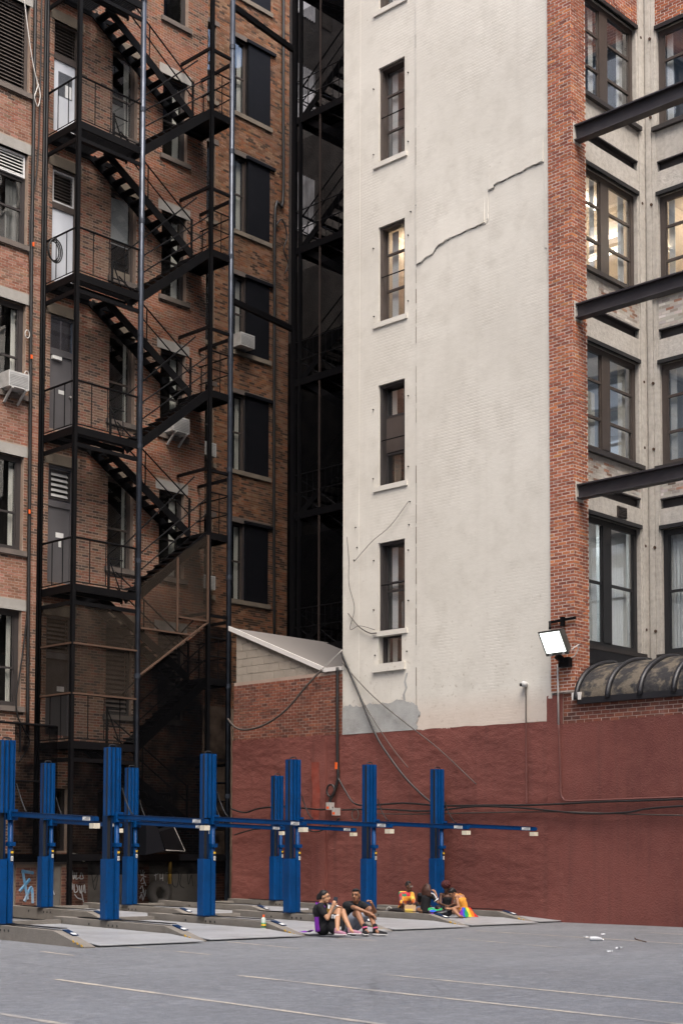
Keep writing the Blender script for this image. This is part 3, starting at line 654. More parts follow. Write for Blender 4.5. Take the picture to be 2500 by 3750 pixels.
sm2 = seam.build('seam', M['stone_brown'], Cb); sm2['kind'] = 'stuff'
crk = MB()
for pts in ([(22.42,5.7),(22.48,5.5),(22.44,5.35),(22.52,5.2),(22.50,5.05)],): crk.prism([(a,b) for a,b in pts]+[(a+.06,b-.02) for a,b in pts[::-1]], yz, .001, .008)
crk.build('cement_crack', M['grey_patch'], Cb)
M['strip'] = mat('strip_light', (1,.95,.85), .5, emit=((1,.92,.80), 9))
M['lit_room'] = mat('warm_office_room', (.60,.51,.41), .8, var=(.8,.5,(.46,.36,.26)))
M['pale_room'] = mat('pale_office_room', (.55,.56,.57), .85, var=(.8,.4,(.38,.38,.38)))
M['red_sign'] = mat('red_exit_lettering', (.75,.12,.06), .5, emit=((1,.12,.05), .5))
def lining(F, u0, u1, z0, z1, o0, o1, th, mn):
    m = MB(); pbox(m,F,u0+.002,u0+th,o0,o1,z0+.002,z1-.002); pbox(m,F,u1-th,u1-.002,o0,o1,z0+.002,z1-.002); pbox(m,F,u0+th,u1-th,o0,o1,z1-th,z1-.002); return m.build('window_lining', M[mn], Cb)
for i, (a, b) in enumerate(CW):
    bars = (a+.80, a+1.70) if i < 3 else (a+.80, a+1.72) if i == 3 else (a+1.18, a+.98)
    fmn = 'frame_brown' if i < 3 else 'frame_dark'
    wd = make_window(Cb, FX, 22.53, 23.35, a, b, rec=.20, fw=.06, bars=bars, fm=fmn, room={0:'pale_room',1:'pale_room',2:'lit_room',3:'room_dark',4:'room_grey'}[i], room_d=1.7,
        dress=[('blind',23.02,23.20,a+.08,b-.08,'blind'),('blind',22.56,22.9,a+.1,a+.72,'room_grey')] if i in (0,1,4) else [('blind',23.0,23.2,a+.08,b-.08,'blind')] if i == 2 else [('board',22.60,23.28,a+.84,a+1.68,'frame_brown'),('curtain',22.95,23.15,a+.08,a+.78,'stone_brown'),('blind',23.05,23.2,a+1.75,b-.1,'curtain')])  # the white strip stands for the lit side wall of the room
    lining(FX, 22.52, 23.36, a, b, -.20, -.06, .07, fmn)
    bt = MB(); bt.tube([(25.86,22.56,a+1.12),(25.86,23.32,a+1.12)],.016,6); bt.build('guard_bar', M['steel_black'], wd)
    if i == 2:
        MB().box(26.6,26.9,22.7,23.2,b-.12,b-.08).build('ceiling_or_fill_light', M['strip'], wd)
    if i in (1, 2):
        sg = MB()
        for (y0,z0,y1,z1) in ((22.92,1.02,22.92,1.22),(22.92,1.22,22.86,1.22),(22.92,1.12,22.87,1.12),(22.92,1.02,22.86,1.02),(22.83,1.02,22.77,1.22),(22.77,1.02,22.83,1.22),(22.74,1.02,22.74,1.22),(22.68,1.02,22.68,1.22),(22.71,1.22,22.64,1.22)): sg.bar((26.32,y0,a+z0),(26.32,y1+.001,a+z1+.001),.02,.02)
        sg.build('exit_lettering', M['red_sign'], wd)
    part_box(Cb, 'sill', FX, 22.43, 23.51, -.19, .04, a-.12, a, 'cream')
make_window(Cb, FX, 22.63, 23.35, 5.97, 6.66, rec=.16, fw=.05, fm='frame_dark', room='room_grey', dress=[('blind',23.0,23.15,6.0,6.6,'curtain')]); part_box(Cb, 'sill', FX, 22.49, 23.49, -.15, .07, 5.78, 5.97, 'cream')
hp = MB()
for (y, z) in [(22.4,20.2),(22.4,18.5),(23.52,20.2),(23.52,18.55),(22.4,16.2),(22.4,14.6),(23.52,16.2),(23.5,14.5),(22.4,12.3),(22.4,10.6),(23.52,12.2),(23.52,10.5),(22.4,8.6),(22.4,7.4),(23.5,8.5),(23.5,7.3),(22.15,16.85),(22.32,16.75),(18.95,16.9),(20.02,15.86),(24.1,9.4),(24.05,8.9),(22.35,9.75),(24.15,8.6),(22.38,9.2),(23.46,6.2),(22.45,6.2)]:
    hp.tube([(25.77,y,z),(25.8,y,z)],.015,7)
hp.build('anchor_bolts', M['steel_black'], Cb)

# ================================================================== maroon boundary wall
def lump(y, z):
    k = 1.0 if y > 18.05 else .22
    e = noise.fractal(Vector((y*1.3, z*3.0, 3.1)), 1.0, 2.0, 5)*.013*k + noise.noise(Vector((y*5, z*11, 7)))*.005*k + noise.noise(Vector((y*14, z*20, 2)))*.005*k + noise.noise(Vector((y*.4, z*.5, 1)))*.02*k
    return e
RW = thing('boundary_wall', (25.8, 18, 0), 'lumpy maroon painted wall running behind the blue lifts', 'wall')
def rw(y0, y1, zt0, zt1, nu, nv, x=25.8): return MB().grid(nu, nv, lambda s, t: (x-lump(y0+(y1-y0)*s, 4.4*t)-.02, y0+(y1-y0)*s, (zt0+(zt1-zt0)*s+.03*noise.noise(Vector(((y0+(y1-y0)*s)*2.3,5,0)))*(1 if y0 > 18.1 else .3))*t))
rw(28.5, 18.45, 4.40, 4.30, 330, 150).build('render', M['red'], RW, smooth=True)
rw(18.45, 18.03, 4.86, 4.86, 12, 90).build('render', M['red'], RW, smooth=True)
rw(18.03, 6.0, 4.22, 4.34, 200, 70).build('render', M['red'], RW, smooth=True)
pl = MB().grid(8, 60, lambda s, t: (25.72-.012*math.sin(s*math.pi)-lump(25.5-.46*s, 4.2*t)*.5, 25.5-.46*s, 4.28*t)); pl.grid(1, 30, lambda s, t: (25.8-.08*s, 25.5, 4.28*t)); pl.grid(1, 30, lambda s, t: (25.8-.08*s, 25.04, 4.28*t))
pl.build('pilaster', M['red'], RW, smooth=True)
MB().grid(4, 30, lambda s, t: (25.706-lump(25.5-.46*s, 4.2*t)*.5-.012*math.sin((.05+.6*s)*math.pi), 25.49-.27*s+.02*math.sin(t*9), 1.95+1.75*t)).build('paint_patch', M['red_streak'], RW, smooth=True)
MB().box(25.83,25.95,6,28.5,0,4.2).build('core', M['red'], RW)

# ================================================================== shed with block gable
SH = thing('shed', (26.5, 26.5, 0), 'low brick shed with a concrete block gable and white edged sloping roof', 'shed')
FS = frame('X', 25.82)
sm_ = wall_sheet(FS, 24.54, 28.5, 4.36, 5.93, [], .1); wallS = sm_.build('wall', M['mortar_shed'], SH)
LOWP = lambda u, z: pick(((5,(.19,.066,.042)),(3,(.155,.055,.038)),(1.5,(.24,.088,.052)),(1,(.10,.042,.032))))
lay_bricks(wallS, FS, 24.54, 28.5, 4.37, 5.92, [], LOWP, M['brick_low'], bh=.063, joint=.015, proud=.005)
gab = lambda y: 6.02 + (y-25.28)*(7.30-6.02)/(28.5-25.28)
MB().prism([(25.2,5.93),(28.5,5.93),(28.5,7.28),(25.2,5.99)], lambda a, b, t: (25.9+t, a, b), 0, .2).build('gable', M['cmu_mortar'], SH)
bme = {}
for k in range(7):
    zb = 5.94+k*.205
    off = (k % 2)*.2
    y = 28.49-off+.2
    while y > 25.1:
        y0, y1 = max(y-.393, 25.2), min(y, 28.49); y -= .405
        if y1-y0 < .06: continue
        t0, t1 = min(zb+.193, gab(y0)-.03), min(zb+.193, gab(y1)-.03)
        if t1-zb < .03: continue
        t0 = max(t0, zb+.005)
        MB().hexa([(25.888,y0,zb),(25.888,y1,zb),(25.91,y1,zb),(25.91,y0,zb),(25.888,y0,t0),(25.888,y1,t1),(25.91,y1,t1),(25.91,y0,t0)]).build('block', M['cmu'], SH)
def slope(y0, y1, x0, x1, dz, th): z0, z1 = gab(y0)+dz, gab(y1)+dz; return MB().hexa([(x0,y0,z0),(x1,y0,z0),(x1,y1,z1),(x0,y1,z1),(x0,y0,z0+th),(x1,y0,z0+th),(x1,y1,z1+th),(x0,y1,z1+th)])
slope(25.1, 28.7, 25.86, 33, -.01, .06).build('roof', M['roof_felt'], SH)
slope(25.1, 28.72, 25.80, 25.858, -.04, .12).build('rake_flashing', M['flashing'], SH)
MB().box(25.76,33,24.56,25.16,5.935,6.03).build('eave_cap', M['flashing'], SH)
MB().box(26.1,33,24.54,28.5,0,5.93).build('body', M['shade_brick'], SH)

# ================================================================== unseen street buildings added to shade the lower walls, also reflected in windows
M['street_shade_wall'] = mat('street_shade_brick', (.23,.165,.13), .85, var=(.2,.5,(.32,.27,.22)), var2=(1.2,.3,(.15,.11,.09)))
M['street_shade_glass'] = mat('street_shade_window', (.03,.035,.04), .1)
def street_shade_block(x0, x1, y0, y1, h, face, label):
    t = thing('street_shade_building', ((x0+x1)/2, (y0+y1)/2, 0), label, 'building', 'added unseen buildings that shade the lot')
    MB().box(x0,x1,y0,y1,0,h).build('wall', M['street_shade_wall'], t)
    a0, a1 = (x0, x1) if face[0] == 'y' else (y0, y1); c = {'y+':y1,'x+':x1}[face]; me = None; n = int((a1-a0)/2.6)
    for i in range(n):
        for k in range(int(h/3.9)-1):
            u = a0+(a1-a0)*(i+.5)/n; z = 1.2+k*3.9
            if me is None:
                m = MB(); m.box(-.6,.6,-.03,.03,0,2.1) if face[0] == 'y' else m.box(-.03,.03,-.6,.6,0,2.1)
                o = m.build('window', M['street_shade_glass'], t); me = o.data
            else: o = bpy.data.objects.new('window', me); COL.objects.link(o); attach(o, t)
            o.location = (u, c, z) if face[0] == 'y' else (c, u, z)
street_shade_block(-14, 10, -34, -20, 58, 'y+', 'unseen brick street front added for shade behind the viewer, nearest the lot entrance'); street_shade_block(10.5, 42, -36, -22, 50, 'y+', 'lower unseen brick street front added for shade behind the viewer, towards the loft building')
street_shade_block(-38, -24, -16, 8, 50, 'x+', 'unseen brick street front added for shade behind the viewer, beyond the left side of the lot'); street_shade_block(-10, 8, 22.5, 46, 40, 'x+', 'unseen tall brick block added to shade the far left side of the lot')
# ================================================================== loft building around the recessed light court
LB = thing('loft_building', (27.5, 17.7, 0), 'loft building with red brick pillar, concrete light court and large windows', 'building')
# brick pillar
PX0, PX1, PY0, PY1 = 25.74, 26.29, 17.69, 18.30
pmb = MB(); pmb.box(PX0,PX1,PY0,PY1,4.9,33); pil = pmb.build('pillar', M['mortar_new'], LB)
PALP = lambda u, z: pick(((5,(.34,.115,.062)),(3,(.28,.09,.055)),(2.2,(.42,.15,.07)),(1.4,(.22,.075,.05)),(.5,(.48,.19,.08))))
Fp1 = frame('X', PX0); Fp2 = frame('Y', PY0)
seenp = lambda u, z: 5 < z < 20
lay_bricks(pil, Fp1, PY0-.007, PY1, 4.92, 28, [], PALP, M['brick_new'], proud=.005, bl=.192, bh=.0525, joint=.019, n_single=160, seen=seenp)
lay_bricks(pil, Fp2, PX0, PX1, 4.92, 28, [], PALP, M['brick_new'], proud=.005, bl=.192, bh=.0525, joint=.019, n_single=140, seen=seenp)
# court walls
F1 = frame('Y', 17.99); F2 = frame('X', 29.2)
FH = [(18.45,20.80),(14.47,16.80),(10.40,12.80),(6.02,8.92),(22.6,24.9)]
h1 = [(26.5,28.84,a,b) for a, b in FH]; h2 = [(15.3,17.66,a,b) for a, b in FH] + [(11.5,13.9,a,b) for a, b in FH]
l1 = [(26.3,28.86,z,z+.24) for z in (17.38,13.38,9.40,21.4)]; l2 = [(14.9,17.66,z,z+.24) for z in (17.38,13.38,9.40,21.4)] + [(11.2,14.2,z,z+.24) for z in (17.38,13.38,9.40,21.4)]
cw1 = wall_sheet(F1, 26.29, 29.2, 4.6, 33, h1+l1, .3).build('wall', M['concrete'], LB)
cw2 = wall_sheet(F2, 9.0, 17.99, 4.6, 33, h2+l2, .3).build('wall', M['concrete'], LB)
MB().box(29.2,45,9,18.28,33,33.3).build('roof', M['roof_black'], LB); MB().box(29.21,45,8.9,9,0,33).build('wall', M['concrete'], LB)
for F_, L in ((F1,l1),(F2,l2)):
    for a, b, c, d in L:
        m = MB(); pbox(m,F_,a,b,-.16,-.1,c,d); pbox(m,F_,a,b,-.1,.02,d-.03,d); pbox(m,F_,a,b,-.1,-.02,c,c+.025); m.build('steel_lintel', M['steel_beam'], LB)
# corner pilasters of cast concrete
for a, b, o in ((28.90,29.06,.03),(29.06,29.2,-.0)): part_box(LB, 'pilaster', F1, a, b-.002, 0, .04 if o else .012, 4.7, 33, 'concrete')
for a, b, o in ((17.80,17.93,.05),(17.70,17.79,.025)): part_box(LB, 'pilaster', F2, a, b, 0, o, 4.7, 33, 'concrete')
hb = MB()
for z in (20.65,16.65,12.4,8.55,18.75,14.6,10.85,6.6):
    hb.tube([(29.0,17.94,z),(29.0,17.96,z)],.035,8); hb.tube([(29.13,17.8,z-.03),(29.16,17.8,z-.03)],.035,8)
hb.build('rusted_anchors', M['rust'], LB)
# brick band over the top windows
for F_, a, b in ((F1,26.3,28.88),(F2,14.9,17.68)):
    bandm = MB(); pbox(bandm,F_,a,b,0,.006,20.9,22.3); bo = bandm.build('brick_band', M['mortar_new'], LB)
    lay_bricks(bo, frame('Y',17.984) if F_ is F1 else frame('X',29.194), a, b, 20.92, 22.28, [], PALP, M['brick_new'], proud=.005, bl=.192, bh=.0525, joint=.019, n_single=60)
M['sky_glow_blue'] = mat('blue_sky_glow', (.3,.5,.8), .5, emit=((.30,.46,.74), 1.0))  # glow colour for panels that stand in for sky
M['sky_glow_pale'] = mat('pale_sky_glow', (.6,.65,.7), .5, emit=((.62,.70,.82), .55))
M['curtain_fill'] = mat('curtain_fill_light', (1,1,1), .5, emit=((.93,1,.98), 9))
def loft_window(F_, a, b, z0, z1, row, face):
    mul = (27.44, 27.77) if face == 1 else ((a+b)/2-.08, (a+b)/2+.08)
    h = z1-z0; bars = (z0+h*.33, z0+h*.68) if row != 3 else (z0+1.46,)
    room = {0:'room_grey',1:'lit_room',2:'pale_room',3:'pale_room',4:'pale_room'}[row]
    if row == 3: dr = [('curtain',a+.2,mul[0]-.02,z0+.1,z1-.1,'blind'),('curtain',mul[1]+.02,b-.2,z0+.1,z1-.1,'blind')] if face == 1 else [('curtain',a+.1,b-.1,z0+.1,z1-.1,'blind')]
    elif row == 2 and face == 1: dr = [('blind',28.3,28.6,z0+.05,z1-.1,'curtain'),('blind',26.7,27.35,z0+.08,z0+1.4,'curtain')]
    elif face == 1: dr = [('blind',28.36,28.6,z0+.1,z1-.1,'blind'),('blind',27.2,27.38,z0+.1,z1-.1,'blind')]
    else: dr = [('blind',b-.32,b-.16,z0+.1,z1-.1,'blind')]
    w = make_window(LB, F_, a, b, z0, z1, rec=.1, fw=.13, mulls=(mul,), bars=bars, fm='frame_black' if row == 3 else 'frame_brown', room=room, room_d=2.6, dress=dr, bar_h=.06)
    if row == 3:
        s = MB(); pbox(s,F_,a+.25,b-.25,-1.4,-1.25,z1-.13,z1-.09); s.build('ceiling_or_fill_light', M['curtain_fill'], w)  # added fill lamp standing in for daylight on the curtains
    if row == 1:
        for q in (.3, .62):
            s = MB(); pbox(s,F_,a+.25,b-.25,-.1-2.6*q-.12,-.1-2.6*q,z1-.13,z1-.09); s.build('ceiling_or_fill_light', M['strip'], w)
    if row in (0, 2):
        fsm = M['sky_glow_blue'] if row == 0 else M['sky_glow_pale']     # glowing panels added to stand in for sky in the glass
        for q0, q1 in ((.05,.30),(.40,.62),(.70,.93)):
            s = MB(); pbox(s,F_,a+(b-a)*q0,a+(b-a)*q1,-2.69,-2.67,z0+.15,z0+h*.72); s.build('sky_glow_panel', fsm, w)
    part_box(LB, 'sill', F_, a-.2 if face == 2 else 26.3, b+.1, -.1, .1, z0-.1, z0, 'frame_dark')
    part_box(LB, 'head_flashing', F_, a-.1 if face == 2 else 26.3, b+.03, -.05, .05, z1, z1+.09, 'frame_black')
# painted brick showing through under the windows
PALW = lambda u, z: pick(((5,(.55,.51,.46)),(2,(.45,.40,.35)),(.7,(.42,.24,.17)),(.6,(.66,.63,.58)),(.3,(.16,.13,.11))))
for zz0, zz1 in ((13.66,14.34),(9.70,10.26)):
    lay_bricks(cw1, F1, 27.2 if zz0 > 13 else 26.3, 28.86, zz0, zz1, [], PALW, M['brick_low'], n_single=60, proud=.004)
    lay_bricks(cw2, F2, 14.6, 17.66, zz0, zz1, [], PALW, M['brick_low'], n_single=60, proud=.004)
for r_, (z0, z1) in enumerate(FH):
    loft_window(F1, 26.5, 28.84, z0, z1, r_, 1)
    loft_window(F2, 15.3, 17.66, z0, z1, r_, 2); loft_window(F2, 11.5, 13.9, z0, z1, r_, 2)
v = MB(); pbox(v,F1,27.87,28.25,0,.03,9.06,9.3); vt = v.build('vent', M['frame_brown'], LB)
for q in range(5): part_box(vt, 'slat', F1, 27.89, 28.23, .03, .045, 9.08+q*.042, 9.10+q*.042, 'frame_dark')
for zb, zt in ((16.92,17.27),(12.99,13.31),(9.05,9.36),(21.0,21.35)):
    m = MB(); m.box(25.93,25.96,9.5,17.72,zb+.03,zt-.03); m.box(25.84,26.06,9.5,17.73,zt-.03,zt); m.box(25.84,26.06,9.5,17.73,zb,zb+.03); m.box(25.85,26.05,17.70,17.715,zb+.03,zt-.03); m.build('steel_beam', M['steel_beam'], LB)
    MB().box(25.80,26.10,17.682,17.70,zb-.05,zt+.06).build('bearing_pad', M['concrete'], LB)
MB().box(25.74,26.3,8.6,9.5,4.9,33).build('pillar', M['brick_low'], LB)
# brick strip above the maroon render
FS2 = frame('X', 25.80)
bs = wall_sheet(FS2, 6.0, 18.02, 4.2, 4.92, [], .1).build('parapet', M['mortar_new'], LB)
lay_bricks(bs, FS2, 6.0, 18.02, 4.21, 4.91, [], LOWP, M['brick_low'], bh=.07, joint=.013, n_single=170, proud=.008, seen=lambda u, z: u > 15)
MB().box(25.83,26.4,6,18.3,4.2,4.9).build('parapet_core', M['mortar_new'], LB)

# ================================================================== tarred vault over the ground-floor extension
VR = thing('vault_roof', (26.4, 14, 4.6), 'cracked tar covered half-barrel roof with raised ribs, under the court windows', 'roof')
def arc(t): a = t*math.pi/2; return 27.15-1.46*math.cos(a)**.8 if t < 1 else 27.15, 4.70+1.02*math.sin(a)**1.0
def vault(y0, y1, dr, n=14, m=2):
    def fn(s, t):
        y = y0+(y1-y0)*s; a = t*math.pi/2
        x = 27.2-(1.5+dr)*math.cos(a); z = 4.70+(1.02+dr)*math.sin(a); return (x, y+.0, z)
    return MB().grid(m, n, fn)
bays = [17.62-.78*i for i in range(12)]
for i in range(11):
    y0, y1 = bays[i], bays[i+1]
    MB().grid(10, 18, lambda s, t: (27.2-(1.5+.02*noise.noise(Vector((s*3+i*9, t*4, 0))))*math.cos(t*math.pi/2), y0+(y1-y0)*s, 4.70+(.90+.03*noise.noise(Vector((s*2+i*5, t*3, 4))))*math.sin(t*math.pi/2))).build('bay', M['tar_patch'], VR, smooth=True)
    pr = MB()
    pts = [(27.2-1.52*math.cos(t*math.pi/2), y0, 4.70+.915*math.sin(t*math.pi/2)) for t in [q/18 for q in range(19)]]
    pr.tube(pts, .062, 10); pr.build('rib', M['tar_seam'], VR, smooth=True)
MB().box(27.2,29.19,9,17.98,5.58,5.61).build('flat_top', M['roof_black'], VR)
MB().box(25.68,25.80,9,17.60,4.61,4.74).build('gutter_edge', M['tar_seam'], VR)
MB().prism([(25.70,4.72),(27.2,4.72),(27.2,5.72),(26.6,5.6),(26.1,5.3),(25.8,5.0)], lambda a, b, t: (a, 17.64+t, b), 0, .03).build('end_cap', M['tar_seam'], VR)
MB().box(25.66,25.78,17.5,17.72,4.70,4.86).build('flashing_corner', M['flashing'], VR)
MB().box(26.29,29.19,17.90,17.985,5.4,5.95).build('upstand', M['tar_seam'], VR)
# ================================================================== fire escapes
def rail_tube(p, q, r=.022): return MB().tube([p, q], r, 6)
FE = thing('fire_escape', (24, 30.3, 0), 'black iron fire escape with switchback stairs in front of the brick facade', 'fire escape')
YF, YB = 29.65, 30.97
XA, XB_, XC, XD = 21.46, 23.50, 25.90, 26.65
for x, w, mn, y in ((XA,.10,'steel_black',YF),(XB_,.13,'steel_blue',YF),(XC,.10,'steel_black',YF),(XD,.13,'steel_blue',YF)):
    if mn == 'steel_black':
        m = MB(); m.box(x-w/2,x+w/2,y-w/2,y-w/2+.015,.1,30); m.box(x-w/2,x+w/2,y+w/2-.015,y+w/2,.1,30); m.box(x-.008,x+.008,y-w/2+.015,y+w/2-.015,.1,30); m.build('post', M[mn], FE)
    else:
        m = MB(); m.tube([(x,y,.1),(x,y,30)], w/2+.01, 14); o = m.build('post', M[mn], FE, smooth=True)
        for z in range(1, 10):
            c = MB(); c.tube([(x,y,z*3-.06),(x,y,z*3+.06)], w/2+.02, 14); c.build('coupling', M[mn], o)
for x, y in ((XA-.05,YB),(20.98+.35,YB)):
    m = MB(); m.tube([(x,y,.1),(x,y,30)], .04, 8); m.build('wall_pipe', M['steel_black'], FE, smooth=True)
LEV = [23.90, 19.97, 16.04, 12.12, 8.14, 4.22]
def grating(x0, x1, y0, y1, z):
    m = MB(); n = max(3, int((y1-y0)/.06))
    for i in range(n): yy = y0+(y1-y0)*(i+.5)/n; m.box(x0,x1,yy-.012,yy+.012,z-.035,z)
    return m
tread_me = {}
def treads(n, x0, z0, x1, z1, y0, y1):
    for i in range(n):
        t = (i+.5)/n; x = x0+(x1-x0)*t; z = z0+(z1-z0)*t
        key = (round(y0,2), round(y1,2))
        if key not in tread_me:
            m = MB(); m.box(-.115,.115,y0,y1,-.02,.02); o = m.build('tread', M['steel_black'], FE); tread_me[key] = o.data; o.location = (x,0,z)
        else:
            o = bpy.data.objects.new('tread', tread_me[key]); COL.objects.link(o); attach(o, FE); o.location = (x,0,z)
def stringer(a, b, w=.03, h=.2): m = MB(); m.bar(a, b, w, h); return m.build('stringer', M['steel_black'], FE)
for k, L in enumerate(LEV):
    # platform
    m = MB(); m.box(XA,XB_,YF-.02,YF+.02,L-.19,L); m.box(XA-.02,XA+.02,YF+.02,YB,L-.19,L); m.box(XB_-.02,XB_+.02,30.3,30.36,L-.19,L); m.box(XA,XB_,YB-.05,YB,L-.15,L-.02)
    m.box(XA+.02,XB_-.02,30.28,30.34,L-.16,L-.036)
    m.build('platform_frame', M['steel_black'], FE)
    grating(XA+.02, XB_-.02, YF+.02, 30.28, L).build('platform_grating', M['steel_black'], FE)
    grating(XA+.02, 22.75, 30.34, YB-.05, L).build('platform_grating', M['steel_black'], FE)
    m = MB(); m.box(XA,XB_,YF-.025,YF+.025,L-.52,L-.42); m.box(XA-.025,XA+.025,YF+.025,YB,L-.52,L-.42); m.build('lower_tie', M['steel_black'], FE)
    # railings
    m = MB(); m.tube([(XA,YB,L+1.17),(XA,YF,L+1.17),(XB_,YF,L+1.17)],.03,6); m.tube([(XA,YB,L+.06),(XA,YF,L+.06),(XB_,YF,L+.06)],.016,6)
    for x_ in (XA+.5, XA+1.0, XA+1.5, XB_-.1): m.bar((x_,YF,L+.06),(x_,YF,L+1.17),.018,.018)
    for y_ in (YF+.45, YF+.9): m.bar((XA,y_,L+.06),(XA,y_,L+1.17),.018,.018)
    m.build('railing', M['steel_black'], FE)
    MB().grid(1,1,lambda s,t:(XA+(XB_-XA)*s,YF,L+.06+1.1*t)).build('mesh_panel', M['mesh_fine'], FE); MB().grid(1,1,lambda s,t:(XA,YF+(YB-YF)*s,L+.06+1.1*t)).build('mesh_panel', M['mesh_fine'], FE)
    m = MB(); m.bar((23.05,30.30,L),(23.05,30.30,L+1.0),.05,.05); m.tube([(23.05,30.3,L+.95),(23.5,30.3,L+.95)],.02,6); m.tube([(23.05,30.3,L+.5),(23.5,30.3,L+.5)],.02,6); m.tube([(23.05,30.3,L+.95),(23.45,30.3,L+.1)],.02,6); m.build('gate_post', M['steel_black'], FE)
    # half landing below this platform
    H = L-1.965
    m = MB(); m.box(XC,XD,YF-.02,YF+.02,H-.19,H); m.box(XC-.02,XC+.02,YF+.02,YB,H-.19,H); m.box(XD-.02,XD+.02,YF+.02,YB,H-.19,H); m.box(XC,XD,YB-.05,YB,H-.19,H); m.build('landing_frame', M['steel_black'], FE)
    grating(XC+.02, XD-.02, YF+.02, YB-.05, H).build('landing_grating', M['steel_black'], FE)
    MB().box(XC+.02,XD-.02,YF+.03,YB-.06,H-.05,H-.04).build('landing_deck', M['steel_black'], FE)
    m = MB(); m.tube([(XC,YF,H+1.1),(XD,YF,H+1.1),(XD,YB,H+1.1)],.022,6); m.tube([(XC,YF,H+.6),(XD,YF,H+.6),(XD,YB,H+.6)],.018,6); m.bar((XD,YB-.1,H),(XD,YB-.1,H+1.1),.025,.025); m.bar(((XC+XD)/2,YF,H),((XC+XD)/2,YF,H+1.1),.018,.018); m.build('railing', M['steel_black'], FE)
    m = MB(); m.box(XC-.03,XC+.03,YF,YB,H+1.72,H+1.80); m.box(XD-.03,XD+.03,YF,YB,H+1.55,H+1.63); m.box(XC,XD,YF-.03,YF+.03,H+1.66,H+1.74); m.build('wall_tie', M['steel_black'], FE)
    # inner flight: platform down to landing
    if k < 5 or True:
        y0, y1 = 30.40, 30.93
        a = (22.85, L-.05); b = (25.85, H-.02)
        if H > .4:
            for y in (y0, y1): stringer((a[0],y,a[1]-.02),(b[0],y,b[1]+.05), .035, .22)
            treads(10, a[0], a[1], b[0], b[1], y0+.02, y1-.02)
            m = MB(); m.tube([(a[0]+.5,y0,a[1]+.70),(b[0],y0,b[1]+1.02)],.022,6); m.tube([(a[0]+.5,y0,a[1]+.30),(b[0],y0,b[1]+.60)],.02,6); m.bar((b[0],y0,b[1]),(b[0],y0,b[1]+1.06),.045,.045); m.bar((24.3,y0,a[1]-.9),(24.3,y0,a[1]+.12),.025,.025); m.build('handrail', M['steel_black'], FE)
    # outer flight: landing down to the next platform
    if k < 5:
        y0, y1 = 29.70, 30.24; N = LEV[k+1]
        for y in (y0, y1): stringer((XC,y,H-.09),(XB_,y,N-.09), .035, .22)
        treads(10, XC, H-.05, XB_, N+.1, y0+.02, y1-.02)
        m = MB()
        for dz in (.55, 1.0): m.tube([(XC,y0,H+dz*.95),(XB_,y0,N+dz)],.018,6)
        m.tube([(XC,y1+.02,H+1.62),(XB_,y1+.02,N+1.35)],.02,6)
        m.build('handrail', M['steel_black'], FE)
# rusty framed mesh screens round the lowest flights
def sheet(pts, mn, name='mesh_panel'): return MB().add(pts, [tuple(range(len(pts)))]).build(name, M[mn], FE)
yo = YF+.005
sheet([(XA,yo,7.62),(XB_,yo,7.62),(XB_,yo,6.65),(XA,yo,6.65)],'mesh_brown'); sheet([(XA,yo,6.65),(XB_,yo,6.65),(XB_,yo,5.40),(XA,yo,5.40)],'mesh_brown')
sheet([(XA,YB,7.62),(XA,yo,7.62),(XA,yo,6.65),(XA,YB,6.65)],'mesh_brown'); sheet([(XA,YB,6.65),(XA,yo,6.65),(XA,yo,5.40),(XA,YB,5.40)],'mesh_brown')
sheet([(23.58,yo,8.40),(25.84,yo,10.05),(25.88,yo,7.68),(23.58,yo,6.02)],'mesh_brown')
rf = MB()
for p, q in (((XA,YF-.03,6.65),(XB_,YF-.03,6.65)),((XA,YF-.03,5.40),(XB_,YF-.03,5.40)),((XA-.03,YB,6.65),(XA-.03,YF,6.65)),((XA-.03,YB,5.4),(XA-.03,YF,5.4)),((23.58,YF-.03,6.04),(25.88,YF-.03,7.68)),((24.8,YF-.03,9.28),(24.8,YF-.03,7.30)),((25.86,YF-.03,10.05),(25.86,YF-.03,7.68)),((23.58,YF-.03,7.26),(25.25,YF-.03,7.26)),((24.8,YF-.03,7.7),(25.86,YF-.03,7.7))): rf.bar(p, q, .045, .045)
rf.build('mesh_frame', M['rust'], FE)
# black netting down to the ground
for pts in ([(XA,yo,4.05),(XB_,yo,4.05),(XB_,yo,.9),(XA,yo,.9)], [(XB_+.08,yo,5.95),(XC,yo,7.6),(XC,yo,.9),(XB_+.08,yo,.9)], [(XC,yo,7.6),(XD,yo,7.6),(XD,yo,.9),(XC,yo,.9)], [(20.2,30.2,4.6),(XA,30.2,4.6),(XA,30.2,1.3),(20.2,30.2,1.3)]):
    sheet(pts, 'mesh_black', 'netting')
m = MB(); m.box(18.0,XD,30.5,30.62,1.22,1.42); m.box(XA,XD,YF-.03,YF+.03,1.25,1.42); m.tube([(18,30.2,4.6),(21.4,30.2,4.6)],.03,6); m.tube([(20.35,30.2,4.6),(20.35,30.2,3.9)],.03,6); m.tube([(18,30.2,3.2),(21.4,30.2,3.2)],.02,6); m.build('base_beam', M['steel_black'], FE)
# struts to the alley escape
for z_ in (25.19, 16.77): MB().bar((26.70,29.65,z_),(29.35,30.0,z_),.1,.16).build('strut', M['steel_black'], FE)

